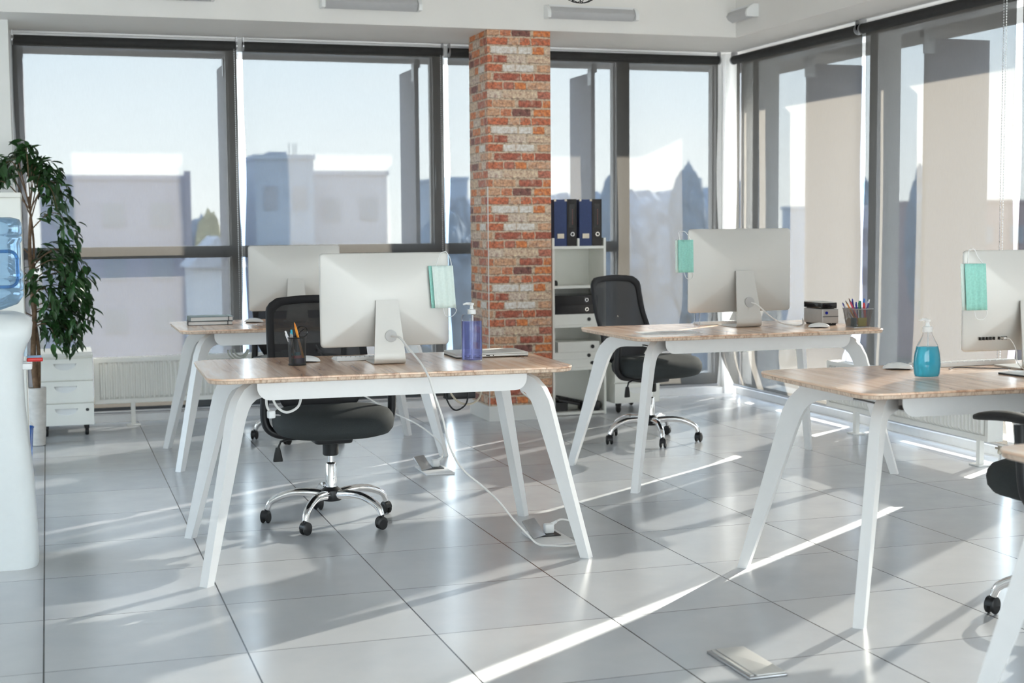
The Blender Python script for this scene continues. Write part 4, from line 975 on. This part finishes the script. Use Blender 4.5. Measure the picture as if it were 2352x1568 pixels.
pedestal('white three-drawer pedestal on casters by the ficus', (.082, 9.45, 0), .335, .46, .525)
p2 = copy_thing(bpy.data.objects['drawer_pedestal'], 'white drawer pedestal behind the sideways chair, beside the shelf', (3.87, 9.22, 0), 0)

# ================================================================ radiators
def radiator(label, loc, rotz, L_, H, z0):
    o = thing('radiator', label, 'radiator', loc, rotz, 'white panel radiators')
    n = int(L_/.033); g = MB(); d = .017
    xs = []
    for k in range(n):
        a = -L_/2+.03+k*(L_-.06)/n; s = (L_-.06)/n
        xs += [(a, 0), (a+s*.18, -d), (a+s*.52, -d), (a+s*.70, 0)]
    rows = [(z0+.03, 0.0), (z0+.045, 1), (z0+H-.045, 1), (z0+H-.03, 0.0)]
    vs = []; fs = []
    for z, k in rows: vs += [(x, y*k-.0015, z) for x, y in xs]
    m_ = len(xs)
    for i in range(3):
        for j in range(m_-1): fs.append((i*m_+j, i*m_+j+1, (i+1)*m_+j+1, (i+1)*m_+j))
    MB().add(vs, fs).build('ribbed_panel', 'radiator', o, ang=25)
    m = MB().span(-L_/2, L_/2, 0.0002, .012, z0, z0+H).span(-L_/2, -L_/2+.025, -.010, 0, z0, z0+H).span(L_/2-.025, L_/2, -.010, 0, z0, z0+H).span(-L_/2+.025, L_/2-.025, -.010, 0, z0+H-.028, z0+H).span(-L_/2+.025, L_/2-.025, -.010, 0, z0, z0+.028)
    m.build('face_rim', 'radiator', o)
    MB().span(-L_/2, L_/2, .068, .080, z0, z0+H).build('rear_panel', 'radiator', o)
    MB().span(-L_/2-.004, -L_/2, -.012, .082, z0, z0+H).build('side_cover', 'radiator', o); MB().span(L_/2, L_/2+.004, -.012, .082, z0, z0+H).build('side_cover', 'radiator', o)
    g = MB()
    k = int(L_/.02)
    for j in range(k): g.span(-L_/2+.02*j+.004, -L_/2+.02*j+.012, .012, .068, z0+H-.012, z0+H-.002)
    g.build('top_grille', 'radiator', o)
    for x in (-L_/2+.24, L_/2-.24) if L_ < 1.8 else (-L_/2+.2, L_/2-.2):
        f = MB().span(x-.014, x+.014, .022, .05, .004, z0+.04); f.rbox((x, .036, .004), (.09, .07, .008), .012); f.build('foot', 'radiator', o)
    return o
radiator('white ribbed radiator under the first far window', (1.02, 9.815, 0), 0, 1.5, .30, .155)
rr_ = radiator('white ribbed radiator along the right glazing', (4.70, 7.245, 0), R(-90), 1.65, .29, .145)
for ch in list(rr_.children):
    if ch.name.startswith('foot'): bpy.data.objects.remove(ch)
for x in (-.55, .70):
    f = MB().span(x-.016, x+.016, .022, .05, .004, .19); f.rbox((x, .036, .004), (.10, .08, .008), .012); f.box((x, .018, .15), (.04, .012, .02)); f.build('foot', 'radiator', rr_)
for dx, x in ((0, .87), (1, .915)):
    v = MB().cyl((x, .036, 0), (x, .036, .115), .008, 12).build('feed_pipe', 'steel_white', rr_)
    m = MB().lathe([(.008, .0), (.013, .004), (.013, .02), (.009, .026), (.012, .03), (.012, .045), (.001, .046)], c=(x, .036, .085), seg=16)
    m.box((x, .024, .118), (.034, .012, .010)); m.build('valve', 'brass', v)
MB().tube(smooth_path([(-.70, .05, .432), (-.702, .055, .52), (-.70, .085, .62), (-.70, .12, .70)]), .002, 6).build('sensor_wire', 'cable_white', rr_)

# ================================================================ ficus in a pot
o = thing('potted_ficus', 'tall dark green ficus tree in a whitewashed pot at left', 'plant', (-.088, 9.13, 0), 0)
MB().lathe([(.001, 0), (.035, 0), (.042, .004), (.050, .18), (.056, .352), (.050, .352), (.046, .33), (.001, .33)], seg=28).build('pot', 'pot', o)
MB().lathe([(.001, .325), (.0455, .328), (.02, .336), (.001, .338)], seg=18).build('soil', 'soil', o)
rnd = random.Random(11)
trunk = MB(); trunk.tube(smooth_path([(0, 0, .32), (-.012, .0, .55), (.004, 0, .85), (-.012, .0, 1.15), (.0, 0, 1.38)]), [.020-.011*i/24 for i in range(25)], 10)
trunk.tube(smooth_path([(.01, .01, .32), (.018, .012, .6), (-.01, .01, .9), (.012, .01, 1.2), (-.01, .02, 1.5)]), [.013-.008*i/24 for i in range(25)], 8)
sprays = []   # (start, end) of leafy twigs, relative to the pot
def spray(z0, ang, reach, rise, droop):
    ca, sa = math.cos(ang), math.sin(ang)
    return [(0, 0, z0), (reach*.45*ca, reach*.45*sa, z0+rise), (reach*.8*ca, reach*.8*sa, z0+rise*1.1-droop*.3), (reach*ca, reach*sa, z0+rise-droop)]
specs = [(1.42, 5, .20, .16, .10), (1.40, 28, .16, .24, .02), (1.38, 160, .24, .26, .05), (1.42, 190, .30, .16, .12), (1.40, 80, .20, .28, .04), (1.36, 320, .20, .20, .14), (1.44, 230, .26, .24, .06), (1.30, 350, .24, .10, .14), (1.46, 100, .12, .30, 0), (1.40, 130, .2, .3, .03), (1.44, 45, .10, .22, .02),
         (1.10, 2, .30, .08, .16), (1.08, 25, .28, .10, .10), (1.14, 200, .26, .10, .12), (1.06, 340, .26, .06, .14), (1.00, 320, .28, .06, .12), (1.0, 160, .28, .10, .12), (.98, 15, .30, .06, .13), (1.04, 60, .2, .12, .05),
         (.92, 5, .24, .05, .13), (.9, 300, .2, .06, .13), (.95, 260, .22, .08, .1), (.84, 0, .31, .05, .10), (.80, 18, .28, .04, .12), (.82, 345, .27, .02, .14), (.78, 200, .2, .04, .12), (.74, 350, .22, .02, .14), (.80, 40, .18, .02, .14), (.72, 320, .16, .02, .12), (.70, 150, .18, .02, .12), (.76, 10, .24, -.02, .16)]
leaves = MB()
def leaf(p, d, s, up):
    d = d.normalized(); side = d.cross(up).normalized(); nrm = side.cross(d)
    vs = []
    for t, w_, b in ((0, .0, 0), (.22, .30, .02), (.5, .40, .0), (.78, .22, -.05), (1.0, 0, -.14)):
        c = p + d*(t*s) + nrm*(b*s)
        vs.append((c - side*w_*s*.5 + nrm*.07*s*(1 if w_ else 0), c, c + side*w_*s*.5 + nrm*.07*s*(1 if w_ else 0)))
    pts = [v for tr in vs for v in tr]; fs = []
    for i in range(4): fs += [(3*i, 3*i+1, 3*i+4, 3*i+3), (3*i+1, 3*i+2, 3*i+5, 3*i+4)]
    leaves.add(pts, fs)
for z0, an, reach, rise, droop in specs:
    P = smooth_path(spray(z0, R(an), reach, rise, droop), 5)
    trunk.tube(P, [.0045-.0032*i/(len(P)-1) for i in range(len(P))], 6)
    for q in range(44):
        t = .22+.78*rnd.random()**.8; k = t*(len(P)-1); i = min(int(k), len(P)-2); b = P[i].lerp(P[i+1], k-i)
        d = (P[i+1]-P[i]).normalized()*.6 + Vector((rnd.uniform(-1, 1), rnd.uniform(-1, 1), rnd.uniform(-1.1, .35)))*.8
        b = b + Vector((rnd.uniform(-1, 1), rnd.uniform(-1, 1), rnd.uniform(-1, 1)))*.05
        leaf(b, d, rnd.uniform(.055, .095), Vector((rnd.uniform(-.5, .5), rnd.uniform(-.5, .5), 1)))
trunk.build('trunk', 'bark', o, ang=60); leaves.build('foliage', 'leaf', o, ang=80)
# tall cabinet and blue bucket
o = thing('tall_cabinet', 'tall white cabinet behind the water cooler', 'cabinet', (-.42, 8.0, 0), 0)
MB().span(-.30, .294, .018, .42, .06, 1.47).build('body', 'lam_white', o); MB().rbox((-.003, .21, 1.484), (.60, .42, .026), .004).build('top_panel', 'lam_white', o)
for sx in (-1, 1): MB().span(-.003+(.002 if sx > 0 else -.296), -.003+(.296 if sx > 0 else -.002), 0, .017, .065, 1.462).build('door', 'lam_white', o)
MB().span(-.29, .284, .03, .40, 0, .06).build('plinth', 'black', o)
o = thing('bucket', 'blue plastic bucket half hidden behind the water cooler', 'bucket', (-.178, 8.525, 0), 0)
MB().lathe([(.001, 0), (.055, 0), (.058, .004), (.072, .19), (.076, .19), (.076, .196), (.070, .196), (.056, .01), (.001, .01)], seg=28).build('tub', mat('blue_plastic', (.03, .14, .50), .4, var=.05), o)
MB().tube([(.073*math.cos(a), .073*math.sin(a)*.3+.0, .19+.05*math.sin(a)) for a in [math.pi*k/16 for k in range(17)]], .002, 6).build('handle', 'chrome', o)

# ================================================================ water cooler
o = thing('water_cooler', 'white water cooler at the left frame edge', 'water cooler', (-.235, 5.95, 0), 0)
prof = [(0.0, -.16, .160), (.012, -.165, .166), (.10, -.164, .164), (.30, -.162, .158), (.45, -.16, .146), (.56, -.158, .136), (.64, -.158, .131), (.78, -.158, .130), (.83, -.158, .136), (.865, -.16, .150), (.895, -.162, .166), (.935, -.162, .170), (.958, -.158, .164), (.972, -.14, .145), (.982, -.115, .120), (.986, -.10, .104)]
rings = []
for z, xa, xb in prof:
    rings.append([((xa+xb)/2+x, y, z) for x, y in rrect(xb-xa, .33 if z < .95 else .33-(z-.95)*3.0, .07, 6)])
MB().loft(rings).build('body', M_cool := mat('white_cooler_plastic', (.80, .84, .85), .28, var=.01), o, ang=50)
t = MB().rbox((.142, -.05, .775), (.045, .03, .024), .006).build('tap', 'plastic_white', o)
MB().rbox((.175, -.05, .800), (.060, .024, .014), .005, T=None).build('tap_lever', mat('red_tap', (.62, .02, .02), .3, var=.04), t)
t = MB().rbox((.142, .05, .775), (.045, .03, .024), .006).build('tap', 'plastic_white', o)
MB().rbox((.172, .05, .802), (.055, .024, .012), .005).build('tap_lever', mat('blue_tap', (.30, .45, .68), .3, var=.04), t)
MB().rbox((.142, 0, .845), (.012, .15, .06), .004).build('tap_panel', mat('pale_blue_panel', (.55, .68, .78), .3, var=.03), o)
o = thing('water_bottle', 'translucent blue water bottle upside down on the cooler', 'water bottle', (-.230, 5.95, .987), 0)
M_wb = gel_mat('blue_polycarbonate', (.70, .85, .98), (.34, .60, .92), .16)
pf = [(.030, .0), (.0305, .002), (.060, .010), (.115, .03), (.136, .06), (.139, .075), (.134, .082), (.139, .09), (.139, .118), (.134, .126), (.139, .134), (.139, .15), (.131, .165), (.131, .265), (.139, .28), (.139, .29), (.134, .297), (.139, .304), (.139, .34), (.130, .358), (.10, .366), (.001, .367)]
MB().lathe(pf, seg=44).build('bottle', M_wb, o, ang=50)
M_grip = gel_mat('deep_blue_polycarbonate', (.46, .70, .94), (.22, .48, .84), .30)
gp = [(x, .168+z) for x, z in rrect(.236, .136, .03, 5)]
MB().tube([(x, -math.sqrt(.1365**2-x*x)-.001, z) for x, z in gp + gp[:1]], .0065, 8).build('grip_frame', M_grip, o)

# ================================================================ outside world
GZ = -9.0
struct(MB().span(-150, 260, -60, 320, GZ-.5, GZ).build('ground', mat('grass_and_tarmac', (.20, .19, .17), .9, var=.35, scale=.06)), 'ground far below the windows', 'ground')
struct(MB().span(-3.8, 6.0, -9.2, 11.2, GZ, -.26).build('wall_lower', 'ext'), 'floors of the building below the office', 'wall')
def building(name, label, x0, x1, y, d, ztop, col, win=True, extra=None):  # pale blue-grey facade colours have the aerial haze painted in
    o = thing(name, label, 'building', ((x0+x1)/2, y+d/2, GZ), 0, 'buildings beyond the far windows')
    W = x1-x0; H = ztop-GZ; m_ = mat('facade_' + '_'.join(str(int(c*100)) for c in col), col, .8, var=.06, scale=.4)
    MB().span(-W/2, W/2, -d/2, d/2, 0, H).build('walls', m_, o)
    MB().span(-W/2-.1, W/2+.1, -d/2-.1, d/2+.1, H, H+.25).build('roof_edge', m_, o)
    if win:
        g = MB()
        nx_ = max(2, int(W/2.2)); nz_ = max(2, int(H/3))
        for i in range(nx_):
            for k in range(nz_):
                cx_ = -W/2+W*(i+.5)/nx_; cz_ = 1.6+(H-1.5)*(k+.1)/nz_
                g.box((cx_, -d/2, cz_+.6), (W/nx_*.45, .12, 1.3))
        g.build('window_rows', mat('far_window_glass', (.34, .38, .46), .25, var=.1, scale=.5), o)  # pane colour lightened, distance haze painted in
    return o
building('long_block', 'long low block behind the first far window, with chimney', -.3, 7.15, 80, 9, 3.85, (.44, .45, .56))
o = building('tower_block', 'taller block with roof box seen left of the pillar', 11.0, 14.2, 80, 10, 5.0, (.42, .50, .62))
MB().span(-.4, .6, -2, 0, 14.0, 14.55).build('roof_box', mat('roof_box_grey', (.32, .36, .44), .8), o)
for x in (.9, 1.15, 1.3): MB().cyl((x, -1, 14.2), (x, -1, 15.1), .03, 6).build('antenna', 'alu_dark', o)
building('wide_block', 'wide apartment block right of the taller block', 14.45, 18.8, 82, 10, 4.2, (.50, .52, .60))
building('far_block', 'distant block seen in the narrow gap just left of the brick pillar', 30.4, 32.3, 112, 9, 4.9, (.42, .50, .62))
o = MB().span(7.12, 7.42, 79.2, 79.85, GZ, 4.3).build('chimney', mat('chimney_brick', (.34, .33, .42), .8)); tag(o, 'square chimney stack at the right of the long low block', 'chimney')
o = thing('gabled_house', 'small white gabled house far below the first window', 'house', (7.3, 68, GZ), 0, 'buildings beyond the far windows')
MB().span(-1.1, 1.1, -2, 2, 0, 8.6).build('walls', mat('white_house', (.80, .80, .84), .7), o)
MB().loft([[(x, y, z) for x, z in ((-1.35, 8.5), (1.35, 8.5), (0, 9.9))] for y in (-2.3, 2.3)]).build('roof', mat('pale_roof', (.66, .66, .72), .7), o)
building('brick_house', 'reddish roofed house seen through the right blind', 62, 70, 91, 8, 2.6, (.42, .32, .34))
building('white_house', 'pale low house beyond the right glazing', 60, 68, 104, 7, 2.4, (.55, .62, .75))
trn = random.Random(5)
def tree(label, x, y, ztop, rad, col):
    o = thing('tree', label, 'tree', (x, y, GZ), 0, 'trees beyond the windows')
    H = ztop-GZ
    MB().cyl((0, 0, 0), (0, 0, H*.6), .25, 8, .12).build('trunk', 'bark', o)
    bm = bmesh.new(); bmesh.ops.create_icosphere(bm, subdivisions=4, radius=1)
    off = Vector((trn.uniform(0, 50), trn.uniform(0, 50), 0))
    for v in bm.verts:
        n_ = noise.noise(v.co*2.2+off)*.16 + noise.noise(v.co*6+off)*.10
        v.co = Vector((v.co.x*rad, v.co.y*rad, math.copysign(abs(v.co.z)**.7, v.co.z)*H*.36))*(1+n_)
    me = bpy.data.meshes.new('crown'); bm.to_mesh(me); bm.free()
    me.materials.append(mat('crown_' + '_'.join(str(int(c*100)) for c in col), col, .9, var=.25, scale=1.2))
    c = bpy.data.objects.new('crown', me); C.objects.link(c); c.parent = o; c.location = (0, 0, H*.63)
GRN, YEL, DRK = (.22, .27, .26), (.42, .38, .24), (.24, .30, .38)  # crown colours dulled and blued to paint in the haze
for lab, x, y, zt, rad, col in (
    ('yellow autumn tree right of the chimney', 7.75, 74, 2.2, .7, YEL), ('dark tree behind the yellow autumn tree', 9.4, 93, 1.8, 1.4, DRK), 
    ('rounded green tree low in front of the white gabled house', 5.3, 52, -3.2, 1.8, GRN), ('dark tree between the wide block and the pillar', 20.6, 76, 2.2, 1.5, DRK),
    ('tall tree mostly behind the wide window post right of the shelf', 35.4, 88, 4.9, 1.0, DRK), ('tall pointed tree above the woods, just over the mask on the larger computer', 40.6, 88, 5.2, 1.2, DRK),
    ('dark tree through the first right blind', 62, 122, 5.6, 2.6, DRK), ('second dark tree through the first right blind', 70, 117, 6.0, 2.8, DRK), ('dark tree through the second right blind', 56, 83.5, 5.0, 1.4, DRK)):
    tree(lab, x, y, zt, rad, col)

# skyline woods beyond the narrow far window, haze painted into their colour
vs = []; fs = []; NX, NY = 150, 7
for i in range(NX+1):
    x = 27.5+19.0*i/NX
    top = 3.1 + .045*(x-27) + .55*noise.noise(Vector((x*.55, 3.1, 0))) + .38*noise.noise(Vector((x*1.9, 7.3, 0))) + .2*noise.noise(Vector((x*5.0, 1.7, 0)))
    for k in range(NY+1):
        a = math.pi*k/NY; vs.append((x, 97-4.5*math.cos(a)+.3*noise.noise(Vector((x, k, 2))), GZ+(top-GZ)*math.sin(a)**.35 if 0 < k < NY else GZ))
for i in range(NX):
    for k in range(NY): fs.append((i*(NY+1)+k, (i+1)*(NY+1)+k, (i+1)*(NY+1)+k+1, i*(NY+1)+k+1))
fs.append(tuple(range(NY+1))); fs.append(tuple(NX*(NY+1)+k for k in range(NY, -1, -1)))
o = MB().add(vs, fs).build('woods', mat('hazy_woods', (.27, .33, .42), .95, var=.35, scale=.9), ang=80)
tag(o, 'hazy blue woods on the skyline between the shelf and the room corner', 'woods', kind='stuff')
